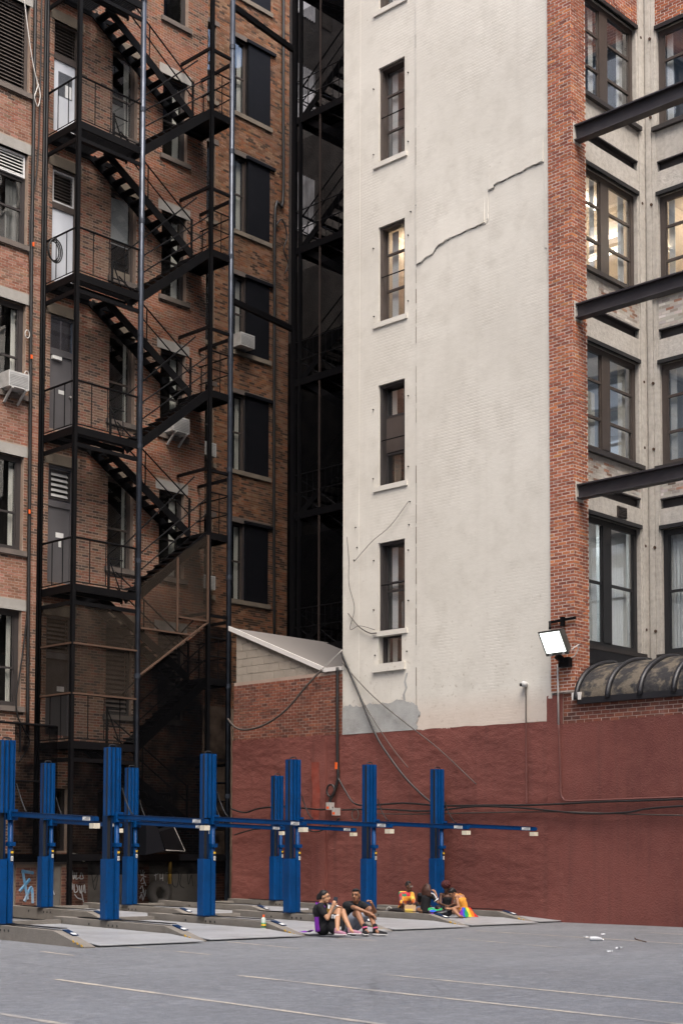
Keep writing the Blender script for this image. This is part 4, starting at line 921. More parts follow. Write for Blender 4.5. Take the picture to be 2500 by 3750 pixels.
M['rust_dark'] = mat('dark_rusted_iron', (.03,.018,.014), .8)
AE = thing('fire_escape', (30.5, 28.5, 0), 'second black fire escape lost in the dark alley beside the cream building', 'fire escape')
for x, y, w in ((29.4,29.95,.13),(29.4,29.70,.09),(29.4,26.65,.08),(33.2,29.95,.1),(33.2,26.6,.1)):
    m = MB(); m.box(x-w/2,x+w/2,y-w/2,y+w/2,.1,33); m.build('post', M['steel_black'], AE)
for i in range(9):
    z = 30.9-i*3.92
    for (y0, y1, dz) in ((27.9,29.9,0),(25.6,26.9,-1.9)):
        zz = z+dz
        m = MB(); m.box(29.4,33.2,y0,y0+.06,zz-.2,zz); m.box(29.4,33.2,y1-.06,y1,zz-.2,zz); m.box(29.37,29.43,y0+.06,y1-.06,zz-.2,zz)
        m.box(29.45,33.15,y0+.06,y1-.06,zz-.05,zz-.01)
        for q in range(14): xx = 29.5+3.6*q/14; m.box(xx,xx+.16,y0+.06,y1-.06,zz-.085,zz-.052)
        m.build('platform', M['steel_black'], AE)
        m = MB()
        for h in (.55, 1.1): m.tube([(33.2,y0,zz+h),(29.4,y0,zz+h),(29.4,y1,zz+h),(33.2,y1,zz+h)],.02,6)
        for q in range(9): m.tube([(29.4,y0+(y1-y0)*q/8,zz),(29.4,y0+(y1-y0)*q/8,zz+1.1)],.011,5)
        m.build('railing', M['steel_black'], AE)
    m = MB(); m.bar((29.75,27.95,z-.1),(29.75,26.8,z-1.9),.05,.22); m.bar((30.6,27.95,z-.1),(30.6,26.8,z-1.9),.05,.22); m.bar((29.75,26.8,z-1.95),(29.75,28.2,z-3.92),.05,.22); m.bar((31.6,26.8,z-1.95),(31.6,28.2,z-3.92),.05,.22)
    m.build('stringer', M['steel_black'], AE)
    for (ya, za, yb, zb) in ((29.7,z,26.9,z-1.9),(26.9,z-1.95,29.7,z-3.9)):
        m = MB(); m.bar((29.5,ya,za),(29.5,yb,zb),.04,.2); m.bar((30.3,ya,za),(30.3,yb,zb),.04,.2); m.build('stringer', M['steel_black'], AE)
        m = MB(); m.tube([(29.5,ya,za+.95),(29.5,yb,zb+.95)],.022,6); m.tube([(29.5,ya,za+.5),(29.5,yb,zb+.5)],.018,6)
        for q in range(10): t_ = (q+.5)/10; m.box(29.52,30.28,ya+(yb-ya)*t_-.1,ya+(yb-ya)*t_+.1,za+(zb-za)*t_-.015,za+(zb-za)*t_+.015)
        m.build('stair_flight', M['steel_black'], AE)
    for y_ in (25.2, 26.0, 28.9): MB().box(29.38,29.43,y_-.02,y_+.02,z-3.9,z).build('baluster_post', M['rust_dark'], AE)
    MB().grid(1,1,lambda s,t:(29.42,25.6+4.3*s,z-3.3+2.6*t)).build('netting', M['alley_shade_mesh'], AE)  # dark sheet added to blacken the shaded alley
MB().grid(1,1,lambda s,t:(33.0,24.6+9.3*s,.2+18*t)).build('netting', M['mesh_black'], AE)  # larger dark sheet, also added for the alley's shade
# ================================================================== foundation wall with graffiti
FD = thing('foundation_wall', (23.5, 30.6, 0), 'low graffiti covered concrete and brick wall at the foot of the brick facade', 'wall')
FF = frame('Y', 30.62)
segs = [(17.0,20.55,'c'),(20.55,21.15,'b'),(21.15,21.9,'c'),(21.9,22.72,'b'),(22.72,24.33,'c'),(24.33,24.72,'b'),(24.72,26.55,'c'),(26.55,27.5,'b')]
for a, b, k in segs:
    if k == 'c':
        o = part_box(FD, 'concrete_bay', FF, a, b-.01, -.3, .0, 0, 1.16, 'concrete_kerb')
        x = a
        while x < b-.2:
            x2 = min(b-.02, x+.78)
            for r_ in range(3): part_box(o, 'block', FF, x+.008, x2-.008, .0, .012, .02+r_*.38, .38+r_*.38, 'concrete_kerb')
            x += .78
    else:
        o = part_box(FD, 'brick_pier', FF, a, b-.01, -.3, .03, 0, 1.16, 'mortar_dark')
        lay_bricks(o, frame('Y', 30.59), a, b-.01, .02, 1.14, [], lambda u, z: pick(((3,(.16,.075,.055)),(2,(.11,.055,.045)),(1,(.22,.10,.07)))), M['brick_low'], n_single=60)
part_box(FD, 'coping', FF, 17.0, 27.5, -.32, .05, 1.162, 1.22, 'stone_dark')
def tagline(strokes, mn, r, o):
    m = MB()
    for s in strokes: m.tube([FF(u, o, z) for u, z in [(p.x, p.y) for p in spline([(a, b, 0) for a, b in s], 5)]], r, 5)
    return m.build('graffiti', M[mn], FD)
tagline([[(22.05,.75),(22.1,1.0),(22.15,.8),(22.22,1.0),(22.26,.78)],[(22.3,.95),(22.3,.8)],[(22.36,.95),(22.34,.78),(22.42,.82)],[(22.5,.95),(22.46,.8),(22.56,.8),(22.52,.92)],[(22.1,.6),(22.2,.7),(22.22,.52),(22.08,.5),(22.1,.6)],[(22.28,.65),(22.3,.45),(22.4,.5),(22.36,.64)],[(22.44,.62),(22.48,.42),(22.52,.62)],[(22.56,.45),(22.6,.64),(22.63,.42)],[(22.3,.4),(22.4,.3),(22.55,.26)],[(22.5,.5),(22.58,.2)]],'graf_white',.014,.045)
tagline([[(24.4,1.0),(24.45,.85),(24.5,1.0)],[(24.55,.95),(24.5,.85),(24.6,.82)],[(24.42,.7),(24.5,.8),(24.54,.66),(24.44,.64)],[(24.55,.7),(24.6,.58)],[(24.4,.5),(24.48,.58),(24.5,.42),(24.42,.4)],[(24.52,.5),(24.56,.3),(24.6,.48)],[(24.4,.25),(24.46,.36),(24.5,.2),(24.56,.34)]],'graf_white',.014,.045)
tagline([[(24.95,.9),(24.96,.65)],[(24.9,.85),(25.05,.9)],[(25.1,.9),(25.1,.62)],[(25.1,.76),(25.2,.78)],[(25.2,.92),(25.2,.64)],[(25.28,.9),(25.4,.9),(25.36,.62),(25.28,.64)]],'graf_white',.012,.016)
tagline([[(25.5,.95),(25.55,.6),(25.7,.55),(25.75,.9),(25.6,.95)],[(25.85,.9),(25.8,.6),(25.95,.5)],[(26.05,1.0),(26.1,.6),(26.2,.85),(26.25,.55)],[(22.85,.9),(22.95,.5),(23.05,.9),(22.9,.7)],[(23.15,.85),(23.3,.5),(23.4,.85)]],'graf_dark',.012,.016)
tagline([[(20.75,.95),(20.9,.3)],[(20.65,.5),(20.95,.8)],[(20.8,.25),(21.0,.6),(21.05,.2)],[(20.7,1.0),(21.05,.95)]],'graf_blue',.05,.02)
tagline([[(21.25,.9),(21.4,.5),(21.5,.9),(21.35,.75)],[(21.55,.8),(21.7,.4)]],'graf_white',.012,.016)
YP = tag(MB().tube([(25.4,30.55,1.25),(25.39,30.55,.62)],.05,10).build('yellow_pipe', M['yellow_pipe'], None, smooth=True), 'short yellow pipe on the graffiti wall above the old tyre', 'pipe')
ty = MB(); prof = [(.20,-.11),(.30,-.12),(.37,-.09),(.385,0),(.37,.09),(.30,.12),(.20,.11),(.18,.05),(.18,-.05)]
for i in range(33):
    t = 2*math.pi*i/32
    for r_, w in prof: ty.v.append((24.88+r_*.92*math.cos(t), 30.38+w, .40+r_*.86*math.sin(t)))
n_ = len(prof)
for i in range(32):
    for k in range(n_): k2 = (k+1) % n_; ty.f.append((i*n_+k, i*n_+k2, (i+1)*n_+k2, (i+1)*n_+k))
tag(ty.build('tyre', M['concrete_kerb'], None, smooth=True), 'old worn tyre leaning against the graffiti wall', 'tyre')
bx = thing('exhaust_hood', (24.4, 29.4, 1.3), 'black tilted metal hood behind the blue lifts', 'hood')
MB().hexa([(23.6,29.35,1.40),(24.22,29.35,1.50),(24.3,30.0,1.45),(23.6,30.0,1.4),(23.6,29.35,2.35),(24.0,29.35,2.08),(24.1,30.0,2.1),(23.6,30.0,2.4)]).build('body', M['shutter'], bx)
MB().hexa([(24.24,29.33,1.52),(24.88,29.33,1.50),(24.92,29.9,1.50),(24.28,29.9,1.52),(24.02,29.33,2.0),(24.50,29.33,2.12),(24.5,29.9,2.15),(24.05,29.9,2.05)]).build('flap', M['steel_black'], bx)
m = MB(); m.tube([(24.24,29.32,1.52),(24.88,29.32,1.50),(24.50,29.32,2.12)],.012,5); m.build('flap_edge', M['conduit'], bx)
sh_ = MB().grid(12, 4, lambda s, t: (22.0+.6*s, 30.5-.25*t, 1.30+.1*math.sin(s*9)*t+.1*(1-t)+.05*math.sin(s*5))); tag(sh_.build('cardboard', M['curtain'], None), 'crumpled pale cardboard sheet on the ledge above the graffiti', 'cardboard')
og = MB()
for i in range(7): og.tube(spline([(22.98+.05*i,30.4,1.30),(23.0+.05*i+random.uniform(-.03,.03),30.38,1.40),(22.97+.05*i+random.uniform(-.05,.05),30.4,1.44+random.uniform(-.04,.05))],3),.022,5)
tag(og.build('orange_rag', M['orange'], None), 'small bright orange rag on the black beam behind the lifts', 'rag')

# ================================================================== parking lifts
def make_lift(name):
    t = thing(name, (0,0,0), 'x', 'parking lift')
    b = lambda mb, n, m, p=t, s=False: mb.build(n, M[m], p, smooth=s, world_coords=False)
    # mast: fluted sheet-steel profile (local y towards the arm is negative)
    m = MB(); z0, z1 = .27, 3.35
    prof = [(-.15,.10),(-.15,-.06),(-.125,-.09),(-.10,-.09),(-.085,-.055),(-.065,-.055),(-.05,-.10),(-.005,-.10),(.01,-.06),(.03,-.06),(.045,-.11),(.10,-.11),(.115,-.07),(.125,-.07),(.14,-.09),(.155,-.09),(.155,.10)]
    m.prism(prof, lambda a, c, z: (a, c, z), 2.12, z1); b(m, 'mast_head', 'blue')
    m = MB()
    for xa, xb, ya in ((-.0845,-.0655,-.062),(.0105,.0295,-.068)): m.box(xa, xb, ya, ya+.012, 2.125, z1-.005)
    m.box(-.152,-.128,-.058,.0,2.125,z1-.02); b(m, 'groove_shade', 'black')  # black strips put the shade of the flutes into colour
    m = MB(); m.box(-.15,-.05,-.03,.10,z0,2.12); b(m, 'guide_channel', 'black')
    m = MB(); m.box(-.052,-.035,-.08,.10,z0,2.12); m.box(-.16,-.146,-.05,.10,1.34,2.12); m.box(-.02,.02,.02,.10,1.34,2.12); b(m, 'guide_edge', 'blue_dark')
    m = MB(); m.tube([(.085,-.06,z0),(.085,-.06,2.16)], .055, 12); b(m, 'tube', 'blue', s=True)
    m = MB(); m.prism([(-.20,.10),(-.20,-.09),(-.18,-.115),(-.015,-.115),(.005,-.09),(.005,.10)], lambda a, c, z: (a, c, z), z0, 1.34); b(m, 'lower_cover', 'blue')
    m = MB(); m.prism([(.02,.1),(.02,-.085),(.05,-.125),(.12,-.125),(.15,-.085),(.15,.10)], lambda a, c, z: (a, c, z), z0, 1.36); b(m, 'lower_sleeve', 'blue')
    m = MB(); m.box(.015,.16,-.14,.0,1.56,1.63); m.box(.02,.155,-.135,.0,2.02,2.12); b(m, 'collar', 'blue')
    m = MB(); m.box(-.22,.17,-.14,.12,.25,.27); b(m, 'base_plate', 'blue_dark')
    m = MB(); m.tube(spline([(-.09,0,3.35),(-.07,0,3.39),(.0,0,3.40),(.08,0,3.39),(.1,0,3.35)],4), .012, 6); b(m, 'chain_loop', 'black')
    m = MB(); m.tube(spline([(.16,-.08,2.62),(.2,-.14,2.4),(.2,-.3,2.2),(.16,-.45,2.14)],5), .012, 6); b(m, 'hose', 'black')
    # decals on the sleeve
    m = MB(); m.box(.055,.115,-.132,-.127,1.30,1.50); d = b(m, 'decal', 'label_ink')
    m = MB(); m.box(.055,.115,-.134,-.1321,1.44,1.475); b(m, 'warning_strip', 'label_yellow', d); m = MB(); m.box(.058,.112,-.134,-.1321,1.315,1.39); b(m, 'notice', 'label_white', d)
    m = MB()
    for q in range(3): m.box(.066,.104,-.1352,-.1341,1.33+q*.018,1.338+q*.018)
    b(m, 'notice_print', 'label_ink', d)
    # cantilever arm
    m = MB(); A0 = (.085,-.06,2.10); A1 = (.085,-2.95,1.97); m.bar(A0, A1, .075, .066); b(m, 'arm', 'blue')
    m = MB(); m.bar((.085,-.1,2.138),(.085,-2.9,2.010),.095,.012); m.bar((.085,-.1,2.061),(.085,-2.9,1.933),.095,.012); b(m, 'arm_flange', 'blue_dark')
    m = MB(); m.box(-.0,.155,-.155,.04,2.0,2.18); b(m, 'arm_bracket', 'blue')
    yl = -2.70; zl = 2.10-(2.10-1.97)*(2.64/2.89)
    m = MB(); m.box(.1226,.1265,yl-.12,yl+.12,zl-.034,zl+.034); m.box(.0435,.0474,yl-.12,yl+.12,zl-.034,zl+.034); lb = b(m, 'arm_label', 'label_white')
    m = MB()
    for q in range(3): m.box(.0422,.0434,yl-.10,yl+.10-.05*q,zl-.025+q*.02,zl-.018+q*.02)
    b(m, 'label_print', 'label_ink', lb)
    m = MB(); m.box(.03,.14,-2.96,-2.82,1.825,1.905); b(m, 'end_block', 'label_beige')
    # platform rail and deck
    m = MB(); m.hexa([(-.13,-2.0,.0),(.11,-2.0,.0),(.11,1.95,.0),(-.13,1.95,.0),(-.13,-2.0,.225),(.11,-2.0,.225),(.11,1.95,.25),(-.13,1.95,.25)])
    m.hexa([(-.13,-3.0,.0),(.06,-3.0,.0),(.11,-2.0,.0),(-.13,-2.0,.0),(-.13,-3.0,.02),(.06,-3.0,.02),(.11,-2.0,.225),(-.13,-2.0,.225)]); rl = b(m, 'side_rail', 'concrete_kerb')
    m = MB()
    for yy in (-.45,-.3,-.15,.55): m.tube([(-.135,yy,.16),(-.128,yy,.16)],.022,8)
    b(m, 'bolt_holes', 'black', rl)
    m = MB(); m.box(-.02,.12,-2.0,1.2,.252,.262); b(m, 'chain_cover', 'steel_black', rl)
    m = MB(); m.hexa([(.02,-2.36,.158),(.125,-2.36,.158),(.125,-2.02,.228),(.02,-2.02,.228),(.02,-2.36,.17),(.125,-2.36,.17),(.125,-2.02,.243),(.02,-2.02,.243)]); b(m, 'ramp_bracket', 'blue_dark', rl)
    m = MB(); m.hexa([(.04,-2.34,.172),(.11,-2.34,.172),(.11,-2.24,.193),(.04,-2.24,.193),(.04,-2.34,.178),(.11,-2.34,.178),(.11,-2.24,.199),(.04,-2.24,.199)]); b(m, 'ramp_notice', 'label_white', rl)
    for q in range(3):
        m = MB(); y = -2.95+q*.13; z = .045+q*.027; m.hexa([(-.132,y,z-.03),(-.1305,y,z-.03),(-.1305,y+.06,z-.018),(-.132,y+.06,z-.018),(-.132,y,z+.0),(-.1305,y,z+.0),(-.1305,y+.06,z+.014),(-.132,y+.06,z+.014)]); b(m, 'hazard_stripe', 'label_yellow', rl)
    m = MB(); n = 14
    prof2 = [(-2.97,.035),(-1.95,.105),(1.85,.125)]
    vs = []
    for y, z in prof2: vs += [(.15,y,z),(2.06,y,z)]
    vs2 = [(x,y,z-.012) for x,y,z in vs]
    m.add(vs+vs2, [(0,1,3,2),(2,3,5,4),(6,8,9,7),(8,10,11,9),(0,6,7,1),(4,5,11,10),(0,2,8,6),(2,4,10,8),(1,7,9,3),(3,9,11,5)]); b(m, 'deck', 'plate')
    m = MB(); m.box(.15,2.06,1.85,2.0,.0,.2); b(m, 'rear_stop', 'concrete_kerb')
    for ch in t.children:
        if ch.name.split('.')[0] in ('mast_head','groove_shade','guide_channel','guide_edge','tube','lower_cover','lower_sleeve','collar','base_plate','chain_loop','decal'): ch.scale.x = .82
    return t
names_front = ['blue parking lift cut off by the left edge of the picture','tall blue parking lift, second of the front row counted from the picture\'s left edge','tall blue parking lift, third of the front row, before the fire escape\'s thick right pipe','tall blue parking lift, fourth of the front row, left of the woman with the phone','tall blue parking lift directly behind the seated man in a black T-shirt','blue parking lift rightmost in the front row, behind the group on the deck']
LX = [13.98, 16.22, 18.51, 20.79, 23.08, 25.34]
proto = None; lifts = []
for i, x in enumerate(LX):
    if proto is None: proto = make_lift('parking_lift'); o = proto
    else: o = copy_tree(proto)
    o.location = (x, 21.15, 0); o.rotation_euler = (0,0,R(-7.5)); tag(o, names_front[i], 'parking lift', 'blue parking lifts in two rows'); lifts.append(o)
names_back = ['blue back-row lift near the left edge, before the blue graffiti','blue back-row lift beside the black hood and white graffiti','blue back-row lift hidden behind the third front lift','blue back-row lift in front of the maroon wall, left of the pilaster']
for i, x in enumerate((18.44, 20.72, 23.0, 25.30)):
    o = copy_tree(proto); o.location = (x, 26.3, .03); o.rotation_euler = (0,0,R(-7.5)); tag(o, names_back[i], 'parking lift', 'blue parking lifts in two rows')
# the last front lift stands close to the wall: its deck is narrower
for o in lifts[-1:]:
    for ch in o.children:
        if ch.name.split('.')[0] == 'deck' or ch.name.split('.')[0] == 'rear_stop': ch.scale = (.36, 1, 1); ch.location.x = .1
# ================================================================== cables, conduits, lamps and other small things
def cable(pts, r, mn, label, name='cable', n=8): return tag(MB().tube(spline(pts, n), r, 6).build(name, M[mn], None, smooth=True), label, 'cable')
XW = 25.70
cable([(25.72,24.50,6.35),(25.66,23.9,5.35),(25.62,23.3,4.3),(25.62,22.87,3.75),(25.64,22.3,3.15),(25.66,21.6,2.62),(25.68,21.2,2.50)],.028,'cable','thick black cable slanting down from the cream corner across the maroon wall')
cable([(25.72,24.49,6.25),(25.67,23.75,5.1),(25.66,22.9,4.05),(25.66,22.3,3.45)],.012,'cable_grey','thin grey cable beside the thick slanting black one')
cable([(25.72,24.48,6.1),(25.7,23.5,5.25),(25.68,22.4,4.5),(25.68,21.4,3.85),(25.67,20.3,3.0)],.013,'cable_grey','faint thin wire slanting across the grey cement patch')
cable([(25.70,24.62,6.0),(25.68,24.60,4.9),(25.67,24.58,3.7),(25.67,24.56,3.3),(25.67,24.68,2.95),(25.67,24.82,2.75),(25.67,24.78,2.6)],.04,'cable','black cable bundle hanging down the shed corner')
cable([(25.66,24.56,3.3),(25.66,24.3,2.95),(25.66,24.0,2.65),(25.66,23.5,2.6),(25.66,22.4,2.62),(25.66,21.3,2.54),(25.66,20.0,2.52),(25.66,18.6,2.50),(25.66,17.0,2.53),(25.66,15.0,2.54),(25.66,10,2.6)],.022,'cable','uppermost black cable along the maroon wall')
cable([(25.64,24.4,2.5),(25.64,23.2,2.5),(25.64,22.2,2.44),(25.64,21.4,2.43),(25.64,20.3,2.50),(25.64,19.0,2.44),(25.64,17.5,2.30),(25.64,16.4,2.30),(25.64,15.2,2.40),(25.64,10,2.5)],.02,'cable','sagging middle black cable along the maroon wall')
cable([(25.67,23.6,2.40),(25.67,22,2.36),(25.67,20,2.36),(25.67,18.0,2.34),(25.67,16.0,2.25),(25.67,14.0,2.2),(25.67,10,2.2)],.014,'cable_grey','lowest thin cable along the maroon wall')
cable([(25.66,28.45,2.62),(25.66,27.9,2.50),(25.66,27.3,2.60),(25.66,26.4,2.62),(25.6,25.6,2.56),(25.6,25.0,2.52),(25.64,24.7,2.56)],.022,'cable','black cable on the maroon wall behind the back-row lift')
cable([(25.67,28.3,1.92),(25.66,27.6,2.05),(25.66,26.8,2.1),(25.62,25.9,2.14),(25.58,25.3,1.98),(25.6,24.9,2.06),(25.66,24.5,2.3)],.018,'cable','lower black cable looping past the red pilaster')
cable([(25.75,25.2,6.0),(25.6,25.6,5.6),(25.5,26.2,5.05),(25.45,26.9,4.72),(25.45,27.6,4.62),(25.5,28.1,4.72),(25.7,28.6,4.98)],.028,'cable_grey','heavy cable sagging across the brick face of the shed')
cable([(25.74,24.50,6.42),(25.78,25.2,6.02)],.012,'cable_white','taut pale wire from the cream corner to the shed roof', n=3)
lp = MB().tube([(25.64,24.78+.13*math.cos(t),2.98+.15*math.sin(t)) for t in [q*math.pi/8 for q in range(17)]],.025,6,caps=False); tag(lp.build('cable_coil', M['cable'], None, smooth=True), 'small black cable loop on the maroon wall above the junction boxes', 'cable')
lp = MB().tube([(25.63,23.95+.11*math.cos(t),2.38+.13*math.sin(t)) for t in [q*math.pi/8 for q in range(17)]],.012,6,caps=False); tag(lp.build('cable_coil', M['cable_grey'], None, smooth=True), 'thin cable ring hanging right of the junction boxes', 'cable')
for y, z, lb in ((24.78,2.60,'upper grey junction box with a red label on the maroon wall'),(24.58,2.46,'lower grey junction box with a red label on the maroon wall')):
    t = thing('junction_box', (25.62, y, z), lb, 'junction box'); MB().box(25.55,25.7,y-.07,y+.07,z-.09,z+.09).build('case', M['conduit'], t); MB().box(25.545,25.549,y-.03,y+.05,z-.07,z-.01).build('sticker', M['orange'], t)
tag(MB().box(25.6,25.64,24.555,24.605,3.50,3.66).build('cable_tag', M['orange'], None), 'orange tag wrapped round the cable bundle on the maroon wall', 'tag')
# conduits
c = thing('conduit', (25.7,18.1,2.6), 'pale vertical conduit dropping from the floodlight to the wall cables', 'conduit')
MB().tube([(25.68,18.09,5.5),(25.68,18.07,4.2)],.022,8).build('upper_pipe', M['conduit'], c, smooth=True); MB().tube(spline([(25.68,18.07,4.2),(25.7,18.05,3.2),(25.7,18.04,2.75),(25.7,17.98,2.62),(25.7,17.85,2.57),(25.7,17.0,2.57),(25.7,15,2.585),(25.7,10,2.63)],6),.02,8).build('lower_pipe', M['conduit_red'], c, smooth=True)
c = thing('conduit', (25.7,18.96,2.6), 'thin conduit running down from the round camera', 'conduit')
MB().tube([(25.74,18.97,5.1),(25.72,18.96,4.3)],.014,8).build('upper_pipe', M['cable_grey'], c); MB().tube([(25.72,18.96,4.3),(25.7,18.94,2.55)],.016,8).build('lower_pipe', M['conduit_red'], c)
sc_ = thing('security_camera', (25.7,18.99,5.14), 'small round white security camera on the cream wall', 'camera')
m = MB(); m.lathe([(.001,-.075),(.04,-.065),(.07,-.03),(.078,0),(.07,.03),(.04,.065),(.001,.075)], (25.70,18.99,5.14), 14); m.build('housing', M['ac_white'], sc_, smooth=True)
m = MB(); m.tube([(25.64,19.02,5.13),(25.615,19.035,5.125)],.035,12); m.build('lens', M['black'], sc_); m = MB(); m.tube([(25.70,18.99,5.14),(25.8,18.99,5.14)],.05,10); m.build('mount', M['ac_white'], sc_)
# floodlight
M['lamp_face'] = mat('lit_lamp_glass', (.95,1,.95), .3, emit=((.93,1,.92), .8)); M['lamp_core'] = mat('lamp_core', (1,1,1), .3, emit=((1,1,.97), 2.2)); M['lamp_body'] = mat('bronze_lamp_case', (.075,.068,.06), .45, metal=.3)
fl = thing('floodlight', (25.6,18.0,5.8), 'large lit floodlight bracketed to the brick pillar', 'floodlight')
Mx = Matrix.Translation((25.30,17.84,5.95)) @ Matrix.Scale(.84,4) @ Matrix.Rotation(R(-4),4,'Z') @ Matrix.Rotation(R(-30),4,'Y')
def loc(mb): mb.v = [tuple(Mx @ Vector(p)) for p in mb.v]; return mb
m = MB(); m.hexa([(-.16,-.36,-.34),(.12,-.26,-.28),(.12,.26,-.28),(-.16,.36,-.34),(-.16,-.36,.34),(.12,-.26,.24),(.12,.26,.24),(-.16,.36,.34)]); loc(m).build('case', M['lamp_body'], fl)
m = MB(); m.box(-.172,-.161,-.31,.31,-.26,.29); loc(m).build('lens', M['lamp_face'], fl)
m = MB(); m.box(-.175,-.1725,-.24,.24,-.20,.16); loc(m).build('reflector', M['lamp_core'], fl)
m = MB(); m.tube([(-.19,.2,-.30),(-.165,.2,-.30)],.045,10); m.tube([(-.19,-.22,-.30),(-.165,-.22,-.30)],.035,10); loc(m).build('sensor', M['ac_white'], fl)
m = MB(); m.bar((25.68,18.30,6.42),(25.68,17.62,6.45),.05,.05); m.bar((25.68,18.28,6.42),(25.45,18.12,6.25),.05,.05); m.box(25.62,25.7,17.9,17.98,6.30,6.50); m.build('bracket', M['steel_black'], fl)
m = MB(); m.bar((25.45,17.95,5.65),(25.7,17.9,5.52),.08,.12); m.box(25.6,25.74,17.75,18.02,5.42,5.62); m.build('arm', M['steel_black'], fl)
m = MB(); m.tube(spline([(25.5,17.6,5.75),(25.6,17.5,5.85),(25.68,17.55,5.8),(25.7,17.66,5.65),(25.7,17.8,5.6)],5),.012,6); m.build('lead', M['cable_white'], fl)
# cables and cords on the brick facade
cable([(20.98,30.93,26),(20.98,30.93,20.5),(20.97,30.92,16.2),(21.0,30.92,12.3),(21.02,30.92,8.2),(21.05,30.92,4.4)],.05,'cable','thick black riser cable on the brick facade left of the fire escape', n=4)
cable([(21.18,30.94,26),(21.15,30.94,19.7),(20.92,30.94,17.6),(20.98,30.94,15.0),(21.02,30.94,11.0),(21.02,30.94,7.9),(20.9,30.93,6.6),(20.72,30.92,5.4),(20.74,30.92,4.9),(20.95,30.9,4.5),(21.1,30.9,4.2),(20.8,30.9,3.7)],.022,'cable','thin black cable looping away low on the brick facade', n=6)
cable([(20.6,30.9,23.4),(20.75,30.88,22.4),(20.92,30.88,21.6),(21.05,30.88,21.2),(21.0,30.86,21.0),(20.95,30.86,20.8),(21.05,30.86,20.6),(21.12,30.86,20.9),(21.05,30.86,21.2)],.014,'cable_white','pale cord knotted on the riser high at the left', n=6)
def coil(x, y, z, r, rr, mn, lab, turns=3):
    m = MB()
    for q in range(turns): m.tube([(x+r*.7*(1+.1*q)*math.cos(t)+.02*q, y-.02*q, z+r*(1+.12*q)*math.sin(t)) for t in [w*math.pi/10 for w in range(21)]], rr, 6, caps=False)
    tag(m.build('cable_coil', M[mn], None, smooth=True), lab, 'cable')
coil(21.42, 30.62, 16.85, .25, .018, 'cable', 'coil of black cable hung on the railing before the white door')
coil(20.86, 30.9, 14.6, .1, .012, 'cable_white', 'upper small pale wire ring on the brick left of the grey door', 1); coil(20.86, 30.9, 13.55, .09, .012, 'cable_white', 'lower small pale wire ring on the brick left of the grey door', 1)
for z, lb in ((16.9,'orange cable tag level with the coil of black cable'),(13.98,'orange cable tag beside the grey door with the door closer'),(10.0,'orange cable tag beside the grey door with two notices')):
    tag(MB().box(20.945,20.995,30.84,30.87,z,z+.10).build('cable_tag', M['orange'], None), lb, 'tag')
cable([(32.72,33.9,31),(32.74,33.9,26),(32.74,33.9,22.9),(32.4,33.9,22.6),(32.38,33.9,19.0),(32.4,33.9,13.0),(32.45,33.9,8.0)],.05,'cable','black riser pipe on the brown brick right of the shutters', n=4)
cable([(32.4,33.88,22.0),(32.7,33.88,22.3),(32.9,33.86,21.8),(32.75,33.86,21.3),(32.95,33.86,20.9),(32.8,33.86,20.5)],.025,'cable','tangle of black wire beside the shutters', n=5)
cable([(25.74,24.35,9.2),(25.6,24.15,8.6),(25.66,24.2,8.0),(25.70,24.05,7.4),(25.7,24.2,6.9),(25.72,23.9,6.95),(25.72,23.4,6.8)],.007,'cable_grey','thin tangled wire on the cream corner', n=6)
cable([(25.74,24.1,8.55),(25.72,23.5,8.95),(25.72,22.9,9.25),(25.74,22.35,9.75)],.007,'cable_grey','thin wire rising across the cream wall above the lowest window', n=6)
cable([(25.74,24.3,7.3),(25.73,23.95,6.95),(25.73,23.6,6.75),(25.73,23.36,6.72)],.013,'cable_grey','wire sagging to the small cream wall window', n=6)

# window air conditioners
def make_ac(F, u, z, w, h, label, brackets=True):
    p = F(u, 0, z); t = thing('air_conditioner', p, label, 'air conditioner', 'window air conditioners')
    m = MB(); pbox(m,F,u-w/2,u+w/2,-.15,.38,z,z+h); cs = m.build('casing', M['ac_white'], t)
    m = MB(); pbox(m,F,u-w/2+.035,u+w/2-.035,.38,.385,z+.04,z+h-.04); m.build('grille', M['ac_grille'], t)
    m = MB()
    for q in range(7): pbox(m,F,u-w/2+.04,u+w/2-.04,.386,.392,z+.06+q*(h-.12)/7,z+.075+q*(h-.12)/7)
    m.build('grille_fins', M['ac_white'], t)
    if brackets:
        for s in (-1, 1):
            m = MB(); m.bar(F(u+s*w*.33,.36,z-.02),F(u+s*w*.33,.03,z-.32),.05,.05); m.bar(F(u+s*w*.33,.42,z-.025),F(u+s*w*.33,0,z-.025),.05,.045); m.build('bracket', M['ac_white'], t)
make_ac(FY, 20.45, 13.05, .6, .40, 'white window air conditioner on brackets at the far left')
make_ac(FY, 25.72, 13.05, .6, .42, 'white window air conditioner on brackets under the stair landing')
make_ac(FW, 30.95, 17.52, .6, .42, 'white window air conditioner beside a black shutter', False)
make_ac(FW, 29.35, 13.7, .62, .42, 'window air conditioner half hidden by the fire escape posts, upper one', False)
make_ac(FW, 29.35, 9.55, .62, .42, 'window air conditioner half hidden by the fire escape posts, lower one', False)

